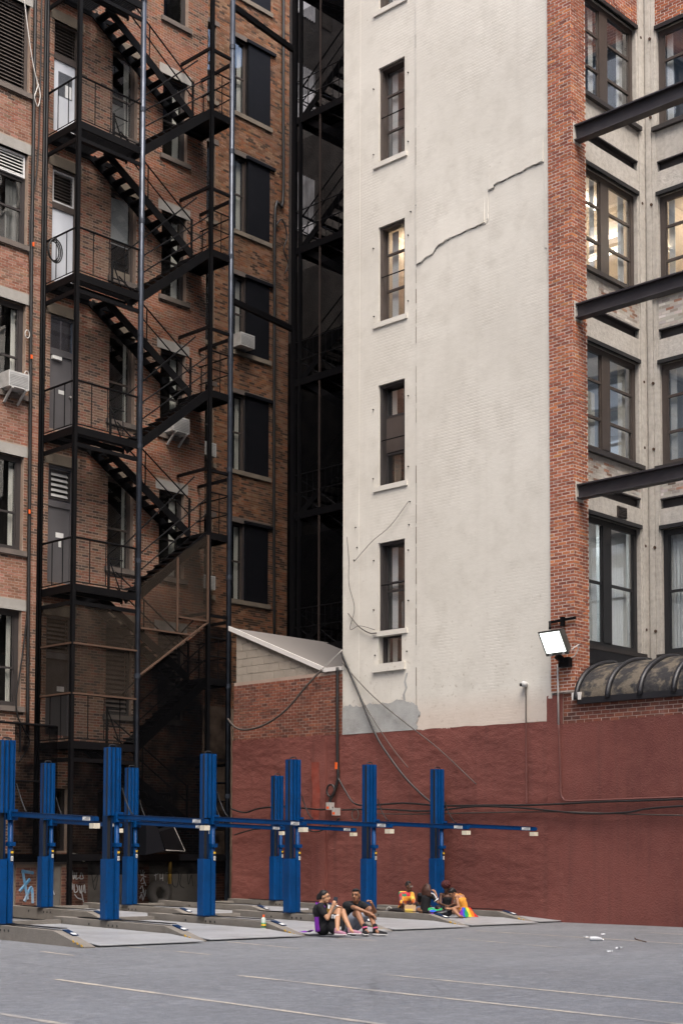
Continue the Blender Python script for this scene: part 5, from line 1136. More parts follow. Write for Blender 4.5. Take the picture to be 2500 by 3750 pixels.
# litter
def litter(x, y, w, h, name, mn, label, rz=0):
    m = MB().grid(5, 4, lambda s, t: (x+(s-.5)*w*math.cos(rz)-(t-.5)*h*math.sin(rz), y+(s-.5)*w*math.sin(rz)+(t-.5)*h*math.cos(rz), .012+.03*abs(math.sin(s*5+x))*abs(math.cos(t*4+y)))); tag(m.build(name, M[mn], None), label, 'litter')
M['litter'] = mat('white_paper', (.52,.53,.55), .7)
JK = .55
bt = thing('plastic_jug', (20.63,13.85,.0), 'white plastic jug lying on the asphalt', 'jug'); m = MB(); m.tube([(20.57,13.88,.038),(20.58,13.87,.038),(20.66,13.78,.038),(20.70,13.74,.03),(20.72,13.72,.02)],[.025,.038,.038,.026,.012],12); m.build('body', M['litter'], bt, smooth=True); m = MB(); m.tube([(20.72,13.72,.02),(20.73,13.71,.02)],.014,10); m.build('cap', M['label_white'], bt)
litter(21.21,14.39,.08,.06,'paper_scrap','litter','crumpled white paper next to the plastic jug'); litter(22.16,14.66,.06,.05,'paper_scrap','litter','small white paper scrap beyond the plastic jug'); litter(19.11,12.36,.16,.05,'paper_scrap','litter','flat white paper lying alone on the asphalt, nearest to the camera')
litter(18.3,12.0,.07,.06,'paper_scrap','litter','tiny pale scrap right of the flat white paper')
m = MB(); m.tube(spline([(21.75,13.75,.01),(21.4,13.5,.012),(21.2,13.3,.01),(20.9,13.0,.01)],4),.009,6); tag(m.build('stick', M['rust'], None), 'thin brown stick lying across a painted line', 'litter')
litter(16.9,21.7,.14,.1,'paper_scrap','litter','white paper scrap on the deck of the second front lift'); bpy.data.objects[-1].location.z = .11 if False else 0
# soft-drink bottle on the ramp
bo = thing('bottle', (18.0,19.05,.08), 'clear soft drink bottle with green label and orange cap standing on the ramp', 'bottle')
M['bottle_pet'] = mat('clear_bottle', (.50,.56,.50), .15, spec=.6); M['bottle_label'] = mat('green_bottle_label', (.03,.19,.07), .4)
BT = (18.0,19.05,.075)
m = MB(); m.lathe([(.036,0),(.043,.01),(.043,.185),(.037,.215),(.018,.238),(.017,.255)], BT, 14); m.build('body', M['bottle_pet'], bo, smooth=True); m = MB(); m.lathe([(.0442,.05),(.0442,.14)], BT, 14); m.build('label', M['bottle_label'], bo, smooth=True); m = MB(); m.lathe([(.021,.235),(.021,.28)], BT, 12); m.build('cap', M['orange'], bo); m = MB(); m.lathe([(.0452,.085),(.0452,.115)], BT, 14); m.build('label_band', M['label_yellow'], bo)
# ================================================================== people
SKIN = {}
def skin(name, c): M[name] = mat(name, c, .55, spec=.35, var=(9,.25,tuple(x*.8 for x in c)))
skin('skin_tan', (.42,.225,.13)); skin('skin_brown', (.27,.13,.072)); skin('skin_deep', (.095,.045,.028)); skin('skin_mid', (.33,.165,.095))
for nm, c, r in (('cloth_black',(.012,.012,.014),.9),('cloth_grey',(.30,.32,.38),.9),('cloth_denim',(.16,.21,.30),.9),('cloth_orange',(.78,.33,.05),.85),('cloth_yellow',(.70,.50,.10),.85),('cloth_green',(.02,.22,.13),.85),('cloth_red',(.45,.03,.05),.85),('cloth_rust',(.55,.13,.03),.85),('cloth_mauve',(.22,.08,.10),.85),('cloth_purple',(.16,.02,.30),.8),('cloth_white',(.75,.75,.76),.85),('cloth_pink',(.62,.12,.24),.85),('shoe_pink',(.34,.17,.23),.7),('sole',(.7,.68,.66),.7),('hair_black',(.012,.010,.010),.55),('hair_brown',(.045,.018,.012),.55),('hair_red',(.055,.010,.010),.7),('lips',(.25,.07,.06),.5),('eye_white',(.36,.34,.32),.4),('flag_red',(.55,.02,.02),.8),('flag_orange',(.75,.20,.02),.8),('flag_yellow',(.75,.62,.05),.8),('flag_green',(.02,.30,.09),.8),('flag_blue',(.02,.09,.50),.8),('paper_tan',(.50,.33,.19),.85),('phone',(.02,.02,.025),.25)):
    M[nm] = mat(nm, c, r, spec=.3, var=(14,.2,tuple(x*.75 for x in c)))

def capsule(mb, a, b, ra, rb, n=12):
    a = Vector(a); b = Vector(b); d = b-a; L = d.length; d = d/L if L > 1e-6 else Vector((0,0,1))
    pts = []; rs = []
    for q in (-1,-.85,-.5,0): pts.append(a+d*ra*q); rs.append(ra*math.sqrt(max(0.0004,1-q*q)))
    for q in (0,.5,.85,1): pts.append(b+d*rb*q); rs.append(rb*math.sqrt(max(0.0004,1-q*q)))
    mb.tube(pts, rs, n)
def ellip(mb, c, rx, ry, rz, n=14, rot=None):
    base = len(mb.v); c = Vector(c); rot = rot or Matrix.Identity(3); m = 9
    for i in range(m+1):
        t = math.pi*i/m
        for k in range(n):
            p = 2*math.pi*k/n; mb.v.append(tuple(c + rot @ Vector((rx*math.sin(t)*math.cos(p), ry*math.sin(t)*math.sin(p), rz*math.cos(t)))))
    for i in range(m):
        for k in range(n): k2 = (k+1) % n; mb.f.append((base+i*n+k, base+i*n+k2, base+(i+1)*n+k2, base+(i+1)*n+k))
def fuse(mb, name, mname, parent, voxel=.011, smooth=5):
    """one continuous surface from overlapping tapered limbs"""
    me = bpy.data.meshes.new(name); me.from_pydata(mb.v, [], mb.f)
    bm = bmesh.new(); bm.from_mesh(me); bmesh.ops.recalc_face_normals(bm, faces=bm.faces); bm.to_mesh(me); bm.free()
    o = bpy.data.objects.new(name, me); COL.objects.link(o)
    rm = o.modifiers.new('remesh', 'REMESH'); rm.mode = 'VOXEL'; rm.voxel_size = voxel
    sm = o.modifiers.new('smooth', 'SMOOTH'); sm.factor = .5; sm.iterations = smooth
    dg = bpy.context.evaluated_depsgraph_get(); dg.update(); ev = o.evaluated_get(dg); me2 = bpy.data.meshes.new_from_object(ev)
    o.modifiers.clear(); o.data = me2; bpy.data.meshes.remove(me); me2.name = name
    me2.materials.clear(); me2.materials.append(M[mname]); me2.polygons.foreach_set('use_smooth', [True]*len(me2.polygons))
    o.parent = parent; return o

def hand(mb, w, tip, palm_n, curl=.6, size=1.0, thumb=1):
    """palm plus four unequal bent fingers and a thumb leaving the side of the palm; w wrist, tip direction, palm_n palm normal"""
    w = Vector(w); d = (Vector(tip)-w).normalized(); nrm = Vector(palm_n); nrm = (nrm-d*nrm.dot(d)).normalized(); s = d.cross(nrm)
    k = size
    capsule(mb, w, w+d*.075*k, .024*k, .030*k); 
    for q in (-.022,-.007,.008,.022): capsule(mb, w+d*.03*k+s*q*k, w+d*.085*k+s*q*1.15*k, .015*k, .0125*k, 8)
    for i, (q, L) in enumerate(((-.026,.062),(-.009,.078),(.009,.082),(.026,.072))):
        p = w+d*.088*k+s*q*1.1*k; ang = 0
        for seg, f in enumerate((.45,.32,.23)):
            ang += curl*(.55 if seg == 0 else .75); dd = d*math.cos(ang)+nrm*math.sin(ang); p2 = p+dd*L*f*k
            capsule(mb, p, p2, .0098*k, .0088*k, 8); p = p2
    p = w+d*.03*k+s*.026*k*thumb; q1 = p+(s*thumb*.7+d*.7+nrm*.25).normalized()*.042*k; q2 = q1+(d*.9+nrm*.45).normalized()*.034*k
    capsule(mb, p, q1, .014*k, .0115*k, 8); capsule(mb, q1, q2, .0115*k, .0095*k, 8)

def head(mb, c, look, tilt=0, s=1.0, up=(0,0,1)):
    """skull, jaw, nose, brows, lips and ears around centre c, facing look; returns the frame"""
    c = Vector(c); f = Vector(look).normalized(); u = Vector(up); u = (u-f*u.dot(f)).normalized(); r = f.cross(u)
    rot = Matrix((r, f, u)).transposed()
    def P(x, y, z): return c + (r*x+f*y+u*z)*s
    ellip(mb, P(0,-.012,.03), .074*s, .092*s, .088*s, rot=rot)
    ellip(mb, P(0,.022,-.035), .056*s, .066*s, .074*s, rot=rot)
    capsule(mb, P(-.02,.058,-.085), P(.02,.058,-.085), .022*s, .022*s, 8)
    capsule(mb, P(0,.084,.02), P(0,.104,-.022), .009*s, .015*s, 8); capsule(mb, P(-.013,.092,-.026), P(.013,.092,-.026), .009*s, .009*s, 8)
    capsule(mb, P(-.04,.078,.034), P(.04,.078,.034), .012*s, .012*s, 8)
    capsule(mb, P(-.017,.083,-.052), P(.017,.083,-.052), .009*s, .009*s, 8); capsule(mb, P(-.014,.081,-.063), P(.014,.081,-.063), .009*s, .009*s, 8)
    for q in (-1,1): ellip(mb, P(.074*q,-.008,.0), .012*s, .022*s, .032*s, 8, rot)
    return P, rot
def face_details(parent, P, s=1.0):
    m = MB()
    for q in (-1,1): ellip(m, P(.030*q,.0775,.014), .0115*s, .008*s, .0055*s, 8)
    m.build('eyes', M['eye_white'], parent, smooth=True, world_coords=False)
    m = MB()
    for q in (-1,1): ellip(m, P(.030*q,.0835,.014), .006*s, .004*s, .0055*s, 8); capsule(m, P(.014*q,.091,.036), P(.048*q,.080,.038), .0055*s, .004*s, 6)
    m.build('brows', M['hair_black'], parent, smooth=True, world_coords=False)
    m = MB(); capsule(m, P(-.016,.0895,-.057), P(.016,.0895,-.057), .0055*s, .0055*s, 6); m.build('lips', M['lips'], parent, smooth=True, world_coords=False)

def person(loc, label, cat='person'):
    return thing('person', loc, label, cat, 'people sitting on the lift decks', rz=R(-46.4))   # local x = right and y = away as the camera sees them

def shoe(parent, heel, toe, mname, sole='sole', h=.075, w=.045):
    heel = Vector(heel); toe = Vector(toe); d = (toe-heel).normalized(); L = (toe-heel).length
    m = MB(); capsule(m, heel+Vector((0,0,h*.62)), heel+d*L*.45+Vector((0,0,h*.55)), w*.85, w*.9); capsule(m, heel+d*L*.45+Vector((0,0,h*.45)), toe-d*w*.8+Vector((0,0,h*.33)), w*.95, w*.72); capsule(m, heel+Vector((0,0,h*.7)), heel+Vector((0,0,h*1.25)), w*.8, w*.75)
    o = fuse(m, 'shoe', mname, parent, .008, 3)
    m = MB(); m.tube([heel-d*.03+Vector((0,0,.012)), heel+Vector((0,0,.012)), heel+d*L*.5+Vector((0,0,.012)), toe-d*.02+Vector((0,0,.012)), toe+Vector((0,0,.012))], [.03,w*1.0,w*1.12,w*.85,.015], 12)
    m.v = [(x, y, (z-.012-heel.z)*.28+.012+heel.z) for x, y, z in m.v] if abs(heel.z-toe.z) < .02 else m.v
    m.build('sole', M[sole], o, smooth=True, world_coords=False); return o

# ---- woman with a phone, seated in profile to the right
W = person((18.27,17.86,.055), 'seated woman in black T-shirt and pink trainers looking towards the man, phone in hand')
hp, ch, nk, hd = Vector((.02,.02,.12)), Vector((-.035,.0,.40)), Vector((.0,.0,.535)), Vector((.05,-.01,.635))
look = Vector((.93,-.36,-.04))
shN, shF = Vector((-.03,-.16,.475)), Vector((.03,.15,.475))
knN, knF = Vector((.29,-.17,.40)), Vector((.36,-.03,.385)); ankN, ankF = Vector((.27,-.42,.075)), Vector((.50,-.30,.075))
m = MB()
capsule(m, hp, (-.01,.01,.28), .125, .105); capsule(m, (-.01,.01,.28), ch, .105, .12); capsule(m, shN, shF, .055, .055); capsule(m, ch, nk, .08, .048); capsule(m, nk, hd, .046, .044)
for hx, k, a in ((Vector((.04,-.08,.10)),knN,ankN),(Vector((.05,.08,.10)),knF,ankF)):
    capsule(m, hx, k, .088, .056); mid = k.lerp(a,.35)+Vector((-.012,.012,0)); capsule(m, k, mid, .054, .052); capsule(m, mid, a, .052, .034); capsule(m, a, a+Vector((.06,-.05,-.035)), .034, .03)
elN, wrN = Vector((.10,-.25,.27)), Vector((.19,-.22,.475)); elF, wrF = Vector((.17,.12,.27)), Vector((.25,-.01,.42))
capsule(m, shN, elN, .044, .036); capsule(m, elN, wrN, .037, .024); capsule(m, shF, elF, .044, .036); capsule(m, elF, wrF, .037, .024)
hand(m, wrN, wrN+Vector((.03,.02,.1)), (.3,.9,.1), 1.0, .9, -1); hand(m, wrF, wrF+Vector((.06,-.06,.05)), (0,-.3,-1), .5, .9)
P, rot = head(m, hd, look, s=.93)
body = fuse(m, 'body', 'skin_tan', W, .008, 3); face_details(body, P, .93)
m = MB(); capsule(m, (.015,.02,.15), (-.012,.01,.28), .137, .12); capsule(m, (-.012,.01,.28), ch, .12, .135); capsule(m, shN+Vector((0,.02,0)), shF-Vector((0,.02,0)), .07, .07); capsule(m, shN, shN.lerp(elN,.55), .066, .064); capsule(m, shF, shF.lerp(elF,.55), .066, .064)
fuse(m, 't_shirt', 'cloth_black', W, .011, 4)
m = MB(); capsule(m, (.02,.02,.10), (.03,.02,.13), .135, .13); capsule(m, (.04,-.08,.10), Vector((.04,-.08,.10)).lerp(knN,.35), .1, .092); capsule(m, (.05,.08,.10), Vector((.05,.08,.10)).lerp(knF,.35), .1, .092); fuse(m, 'shorts', 'cloth_black', W, .012, 3)
m = MB(); ellip(m, P(0,-.028,.047), .077, .087, .083, rot=rot); ellip(m, P(0,.0,.085), .058, .06, .035, rot=rot); ellip(m, P(0,-.07,-.0), .06, .05, .06, rot=rot); ellip(m, P(0,-.125,.02), .03, .035, .04, rot=rot); ellip(m, P(0,-.14,-.02), .028, .03, .05, rot=rot); fuse(m, 'hair', 'hair_black', W, .009, 3)
shoe(W, ankN+Vector((-.02,.02,-.075)), ankN+Vector((.155,-.15,-.075)), 'shoe_pink'); shoe(W, ankF+Vector((-.02,.02,-.07)), ankF+Vector((.19,-.12,-.072)), 'shoe_pink')
m = MB(); m.box(.105,.135,-.208,-.200,.44,.50); m.v = [(x,y,z) for x,y,z in m.v]; m.build('print', M['cloth_white'], W, world_coords=False)
m = MB().grid(6, 8, lambda s, t: (.075+.05*s+.02*t, -.135+.16*s, .34+.11*t)); m.build('shirt_print', M['cloth_yellow'], W, world_coords=False)
def cape(s, t):
    a = R(85+170*s); k = 1+.12*t+.04*math.sin(s*19)*t; return (.012-.02*(1-t)-.03*math.sin(t*2.6)+.10*k*math.cos(a), .0+.14*k*math.sin(a)*(.55+.45*t), .55-.51*t-.10*abs(s-.5)*(1-t)+.015*math.sin(s*7)*t)
cp = tag(MB().grid(18, 12, lambda s, t: Matrix.Rotation(R(-46.4),3,'Z') @ Vector(cape(s,t)) + Vector((18.27,17.86,.055))).build('purple_flag', M['cloth_purple'], None, smooth=True), 'purple flag worn as a cape down the seated woman\'s back', 'flag')
sol = cp.modifiers.new('thick', 'SOLIDIFY'); sol.thickness = .008
tl = MB().grid(14, 5, lambda s, t: Matrix.Rotation(R(-46.4),3,'Z') @ Vector((-.15-.30*s, -.05+.12*(t-.5)*(1-.4*s), .03+.05*(1-s)*(.5+.5*math.sin(s*9+t*3)))) + Vector((18.27,17.86,.05))); o = tl.build('flag_tail', M['cloth_purple'], cp, smooth=True)
m = MB(); m.tube(spline([(-.06,-.13,.53),(.0,-.155,.50),(.05,-.13,.46)],5), .02, 6); m.build('flag_knot', M['cloth_purple'], W, smooth=True, world_coords=False)
ph = thing('phone', (18.27,17.86,.055), 'dark phone held up in the seated woman\'s hand', 'phone', rz=R(-46.4)); m = MB(); m.bar((.215,-.19,.50),(.245,-.175,.64),.075,.009,(.4,.9,0)); m.build('case', M['phone'], ph, world_coords=False)
bp_ = thing('backpack', (18.33,17.58,.04), 'black backpack with pale lettered patch in front of the seated woman', 'backpack', rz=R(-46.4))
m = MB(); ellip(m, (0,0,.15), .16, .11, .15); ellip(m, (-.02,0,.29), .12, .09, .09); ellip(m, (.03,-.07,.1), .11, .06, .08); fuse(m, 'bag', 'cloth_black', bp_, .01, 5)
m = MB(); m.grid(4, 4, lambda s, t: (-.085+.15*s, -.085-.03*math.sin(s*3.1)-.02*t*0, .27+.10*t)); pt = m.build('patch', M['cloth_black'], bp_, world_coords=False)
m = MB()
for (x0,z0,x1,z1) in ((-.07,.29,-.07,.35),(-.07,.35,-.04,.35),(-.04,.35,-.04,.29),(-.02,.29,-.02,.35),(-.02,.29,.0,.29),(.0,.29,.0,.35),(.02,.29,.02,.35),(.02,.35,.05,.35),(.02,.32,.045,.32),(.02,.29,.05,.29)): m.bar((x0,-.122,z0),(x1+.001,-.122,z1+.001),.012,.012)
m.build('patch_lettering', M['cloth_white'], bp_, world_coords=False)
m = MB(); m.box(.05,.09,-.135,-.128,.10,.15); m.build('patch', M['cloth_white'], bp_, world_coords=False)
m = MB(); m.tube(spline([(.12,.02,.25),(.22,-.02,.12),(.25,-.1,.02),(.34,-.14,.012)],5), .018, 6); m.build('strap', M['cloth_black'], bp_, smooth=True, world_coords=False)

# ---- man with crossed forearms
G = person((19.16,18.02,.05), 'seated young man in black T-shirt and grey shorts, forearms resting on his knees')
hp, ch, nk, hd = Vector((.0,.05,.13)), Vector((.05,.0,.41)), Vector((.10,-.05,.535)), Vector((.095,-.09,.645))
shL, shR = Vector((-.08,-.03,.475)), Vector((.22,.01,.475))
knL, knR = Vector((.125,-.34,.375)), Vector((.34,-.22,.41)); anL, anR = Vector((.255,-.60,.065)), Vector((.44,-.58,.06))
m = MB(); capsule(m, hp, (.02,.04,.30), .13, .115); capsule(m, (.02,.04,.30), ch, .115, .125); capsule(m, shL, shR, .06, .06); capsule(m, ch, nk, .085, .052); capsule(m, nk, hd, .05, .046)
for hx, k, a in ((Vector((-.03,-.04,.12)),knL,anL),(Vector((.11,.05,.12)),knR,anR)):
    capsule(m, hx, k, .088, .058); mid = k.lerp(a,.35)+Vector((-.01,.02,0)); capsule(m, k, mid, .055, .052); capsule(m, mid, a, .052, .034); capsule(m, a, a+Vector((.04,-.05,-.04)), .034, .03)
elL, wrL = Vector((.09,-.36,.435)), Vector((.34,-.42,.345)); elR, wrR = Vector((.43,-.24,.37)), Vector((.39,-.36,.49))
capsule(m, shL, elL, .048, .040); capsule(m, elL, wrL, .041, .026); capsule(m, shR, elR, .048, .040); capsule(m, elR, wrR, .041, .026)
hand(m, wrL, wrL+Vector((.1,-.02,-.06)), (.1,.1,-1), .5, 1.0); hand(m, wrR, wrR+Vector((-.05,-.03,.08)), (-.8,-.2,-.4), 1.1, 1.0)
P, rot = head(m, hd, Vector((-.30,-.95,.02)), s=1.0)
body = fuse(m, 'body', 'skin_brown', G, .008, 3); face_details(body, P)
m = MB(); capsule(m, (.0,.05,.17), (.02,.04,.30), .142, .13); capsule(m, (.02,.04,.30), ch, .13, .14); capsule(m, shL+Vector((.02,0,0)), shR-Vector((.02,0,0)), .076, .076); capsule(m, shL, shL.lerp(elL,.6), .068, .064); capsule(m, shR, shR.lerp(elR,.6), .068, .064); fuse(m, 't_shirt', 'cloth_black', G, .011, 4)
m = MB(); capsule(m, (-.03,.05,.12), (.06,.06,.12), .135, .135); capsule(m, (-.03,-.04,.12), Vector((-.03,-.04,.12)).lerp(knL,.62), .115, .092); capsule(m, (.11,.05,.12), Vector((.11,.05,.12)).lerp(knR,.6), .11, .092); fuse(m, 'shorts', 'cloth_grey', G, .012, 3)
m = MB(); ellip(m, P(0,-.028,.05), .080, .086, .083, rot=rot); ellip(m, P(0,.03,.098), .062, .055, .028, rot=rot); ellip(m, P(0,-.07,-.01), .062, .04, .055, rot=rot); fuse(m, 'hair', 'hair_black', G, .009, 2)
for a in (anL, anR):
    m = MB(); capsule(m, a+Vector((0,0,-.01)), a+Vector((-.012,.012,.075)), .042, .041); sk = m.build('sock', M['cloth_black'], G, smooth=True, world_coords=False); m = MB(); m.tube([a+Vector((-.004,.004,.025)), a+Vector((-.008,.008,.05))], .046, 10); m.build('sock_band', M['cloth_pink'], sk, smooth=True, world_coords=False)
shoe(G, anL+Vector((-.01,.03,-.085)), anL+Vector((.03,-.22,-.09)), 'cloth_black'); shoe(G, anR+Vector((-.02,.02,-.085)), anR+Vector((.20,-.13,-.085)), 'cloth_black')

# ---- group on the far deck
def simple_person(loc, label, skin_m, J, hair, top, parts, size=1.0, curl=.6):
    """J: joints in local metres; hair/top: builders"""
    T = person(loc, label); T.scale = (.83,.83,.83); v = {k: Vector(q) for k, q in J.items()}
    m = MB(); capsule(m, v['hip'], v['waist'], .125, .105); capsule(m, v['waist'], v['chest'], .105, .12); capsule(m, v['sl'], v['sr'], .055, .055); capsule(m, v['chest'], v['neck'], .078, .048); capsule(m, v['neck'], v['head'], .046, .044)
    for s in 'lr':
        capsule(m, v['hip']+Vector((-.06 if s == 'l' else .06,-.02,-.01)), v['k'+s], .088, .056); capsule(m, v['k'+s], v['a'+s], .054, .034); capsule(m, v['a'+s], v['a'+s]+v['toe'+s].normalized()*.13, .032, .022)
        capsule(m, v['s'+s], v['e'+s], .044, .037); capsule(m, v['e'+s], v['w'+s], .038, .024); hand(m, v['w'+s], v['w'+s]+v['h'+s], v['n'+s], curl, .95, 1 if s == 'l' else -1)
    P, rot = head(m, v['head'], v['look'], s=.96); body = fuse(m, 'body', skin_m, T, .009, 3); face_details(body, P, .96)
    return T, v, P, rot
GB = .11
# woman in the patchwork top
T, v, P, rot = simple_person((24.62,21.42,GB), 'seated person with short dreadlocks in a multicoloured patchwork top', 'skin_deep', dict(hip=(-.12,0,.12),waist=(-.09,.0,.3),chest=(-.04,-.01,.46),sl=(-.17,-.05,.54),sr=(.12,.03,.53),neck=(.01,-.02,.60),head=(.04,-.03,.73),kl=(.06,-.32,.22),kr=(.30,.0,.26),al=(-.02,-.42,.06),ar=(.34,-.3,.06),toel=(-.5,-.5,0),toer=(.3,-.7,0),el=(-.16,-.20,.30),er=(.17,-.10,.30),wl=(.0,-.30,.20),wr=(.13,-.28,.22),hl=(.1,-.03,-.03),hr=(-.02,-.1,-.03),nl=(0,0,-1),nr=(0,0,-1),look=(.75,-.65,-.1)), None, None, None)
cols = ['cloth_yellow','cloth_red','cloth_green','cloth_rust','cloth_orange','cloth_mauve']
m = MB(); capsule(m, v['hip'], v['waist'], .14, .125); capsule(m, v['waist'], v['chest'], .125, .137); capsule(m, v['sl'], v['sr'], .072, .072)
for s in 'lr': capsule(m, v['s'+s], v['s'+s].lerp(v['e'+s],.95), .070, .064)
top = fuse(m, 'top', 'cloth_yellow', T, .012, 4)
for c in cols[1:]: top.data.materials.append(M[c])
idx = []
for p in top.data.polygons:
    c = p.center; q = noise.cell(Vector((c.x*9.0+.3, c.y*9+7, c.z*8.5))); idx.append(int(abs(q)*6) % 6)
top.data.polygons.foreach_set('material_index', idx)
m = MB(); capsule(m, v['hip'], v['hip']+Vector((0,-.02,.02)), .135, .13)
for s in 'lr': capsule(m, v['hip'], v['k'+s], .10, .072); capsule(m, v['k'+s], v['a'+s], .066, .05)
fuse(m, 'trousers', 'cloth_black', T, .013, 3)
m = MB()
for i in range(26):
    a = i*2.4; z = .02+.085*((i*7) % 10)/10; rr = .085*math.sqrt(max(.1,1-(z/.13)**2)); b0 = P(rr*math.cos(a)*.9,-.03+rr*math.sin(a)*.9,.03+z); capsule(m, b0, b0+Vector((math.cos(a)*.02,math.sin(a)*.02,.02)), .017, .013, 6)
ellip(m, P(0,-.03,.05), .078, .085, .08, rot=rot); fuse(m, 'hair', 'hair_black', T, .009, 1)
m = MB(); [m.tube([P(.032*q+.022*math.cos(t),.098,.014+.018*math.sin(t)) for t in [w*math.pi/6 for w in range(13)]], .003, 5, caps=False) for q in (-1,1)]; m.build('glasses', M['conduit'], T, world_coords=False)

# person with long hair, back to the viewer
T, v, P, rot = simple_person((24.42,20.72,GB), 'person with long dark wavy hair seen from behind, black T-shirt with white shoulder stripes', 'skin_mid', dict(hip=(0,0,.12),waist=(.0,-.01,.3),chest=(.02,.0,.45),sl=(-.15,.02,.52),sr=(.18,.02,.52),neck=(.03,.01,.59),head=(.06,.03,.70),kl=(-.22,.30,.16),kr=(.36,.05,.13),al=(.1,.42,.05),ar=(.62,.02,.05),toel=(.5,.2,0),toer=(.5,-.5,0),el=(-.16,.2,.30),er=(.33,.0,.33),wl=(.05,.32,.25),wr=(.27,.06,.58),hl=(.1,.05,0),hr=(-.06,.02,.07),nl=(0,0,-1),nr=(-.5,.5,0),look=(.45,.88,-.1)), None, None, None)
m = MB(); capsule(m, v['hip'], v['waist'], .14, .125); capsule(m, v['waist'], v['chest'], .125, .14); capsule(m, v['sl'], v['sr'], .074, .074)
for s in 'lr': capsule(m, v['s'+s], v['s'+s].lerp(v['e'+s],.6), .070, .066)
fuse(m, 't_shirt', 'cloth_black', T, .012, 4)
m = MB(); m.tube(spline([v['sr']+Vector((-.06,-.055,.06)), v['sr']+Vector((.03,-.06,.035)), v['sr'].lerp(v['er'],.3)+Vector((.03,-.055,.03)), v['sr'].lerp(v['er'],.55)+Vector((.02,-.06,.02))],5), .014, 6); m.build('shoulder_stripe', M['cloth_white'], T, smooth=True, world_coords=False)
c = v['sr'].lerp(v['er'],.62); m = MB(); m.tube([c, c+(v['er']-v['sr']).normalized()*.025], .072, 14); m.build('sleeve_trim', M['cloth_white'], T, smooth=True, world_coords=False)
m = MB(); capsule(m, v['hip'], v['hip']+Vector((.03,.02,0)), .135, .13)
for s in 'lr': capsule(m, v['hip']+Vector((0,0,-.02)), v['hip'].lerp(v['k'+s],.75), .105, .085)
fuse(m, 'shorts', 'cloth_denim', T, .013, 3)
m = MB(); ellip(m, P(0,-.03,.04), .09, .1, .095, rot=rot)
for i in range(15):
    a = -1.3+2.6*i/14; x = .095*math.sin(a); y = -.06-.05*math.cos(a); pts = [P(x*.7,y*.6,.08), P(x*1.0,y,.0), P(x*1.25+.01*math.sin(i*3),y-.015,-.11), P(x*1.35+.015*math.sin(i*5),y-.005,-.22-.03*math.sin(i*2.3))]
    m.tube(spline(pts,4), [.035]*4+[.036]*4+[.03]*4+[.012], 7)
fuse(m, 'hair', 'hair_brown', T, .011, 1)

# person with an afro
T, v, P, rot = simple_person((24.78,20.42,GB), 'person with a round dark red afro in a black strapless top beside the rightmost lift', 'skin_deep', dict(hip=(0,0,.12),waist=(.0,-.01,.3),chest=(.01,-.03,.45),sl=(-.15,-.03,.53),sr=(.17,.0,.53),neck=(.0,-.06,.59),head=(-.02,-.10,.70),kl=(-.26,-.22,.20),kr=(.28,-.24,.20),al=(-.02,-.40,.05),ar=(.08,-.40,.05),toel=(.5,-.4,0),toer=(-.5,-.4,0),el=(-.18,-.16,.30),er=(.20,-.15,.30),wl=(-.05,-.32,.26),wr=(.06,-.32,.26),hl=(.08,-.04,-.02),hr=(-.06,-.06,-.02),nl=(0,0,-1),nr=(0,0,-1),look=(-.2,-.9,-.45)), None, None, None)
m = MB(); capsule(m, v['hip'], v['waist'], .137, .12); capsule(m, v['waist'], v['chest']-Vector((0,0,.03)), .12, .128); fuse(m, 'top', 'cloth_black', T, .012, 3)
m = MB(); capsule(m, v['hip'], v['hip']+Vector((0,-.02,0)), .138, .135)
for s in 'lr': capsule(m, v['hip'], v['k'+s], .10, .075)
fuse(m, 'skirt', 'cloth_black', T, .013, 3)
m = MB(); ellip(m, P(0,-.02,.11), .125, .12, .105, rot=rot)
for i in range(60):
    a = i*2.399; z = 1-2*(i+.5)/60; rr = math.sqrt(1-z*z); ellip(m, P(.118*rr*math.cos(a),-.02+.112*rr*math.sin(a),.115+.10*z), .025, .025, .025, 6)
fuse(m, 'hair', 'hair_red', T, .011, 1)

# person in the orange dress
T, v, P, rot = simple_person((24.02,19.42,GB), 'person in a sleeveless orange dress leaning over a phone, rainbow flag round the waist', 'skin_mid', dict(hip=(.06,.04,.12),waist=(.07,.03,.3),chest=(.0,.0,.46),sl=(-.11,-.09,.52),sr=(.06,.10,.53),neck=(-.09,-.02,.57),head=(-.20,-.05,.62),kl=(-.18,-.26,.19),kr=(-.10,.32,.18),al=(-.05,-.44,.05),ar=(.1,.42,.05),toel=(.3,-.6,0),toer=(.5,.2,0),el=(-.06,-.20,.28),er=(-.02,.20,.28),wl=(-.28,-.20,.22),wr=(-.26,.0,.22),hl=(-.1,.02,.0),hr=(-.1,-.02,.02),nl=(0,.3,1),nr=(0,-.3,1),look=(-.62,-.32,-.72)), None, None, None)
m = MB(); capsule(m, v['hip']-Vector((0,0,.02)), v['waist'], .145, .122); capsule(m, v['waist'], v['chest']-Vector((0,0,.02)), .122, .13); fuse(m, 'dress', 'cloth_orange', T, .012, 3)
m = MB()
for q, s in ((-1,'sl'),(1,'sr')): m.tube(spline([v['chest']+(v[s]-v['chest'])*.45+Vector((-.12,0,-.03)), v[s].lerp(v['neck'],.35)+Vector((-.02,0,.055)), v['chest']+(v[s]-v['chest'])*.45+Vector((.12,0,-.03))],6), .013, 6)
m.build('strap', M['cloth_orange'], T, smooth=True, world_coords=False)
m = MB(); ellip(m, P(0,-.03,.05), .088, .092, .09, rot=rot); ellip(m, P(0,.02,.1), .07, .06, .03, rot=rot); ellip(m, P(0,-.075,-.0), .07, .04, .06, rot=rot); fuse(m, 'hair', 'hair_black', T, .01, 2)
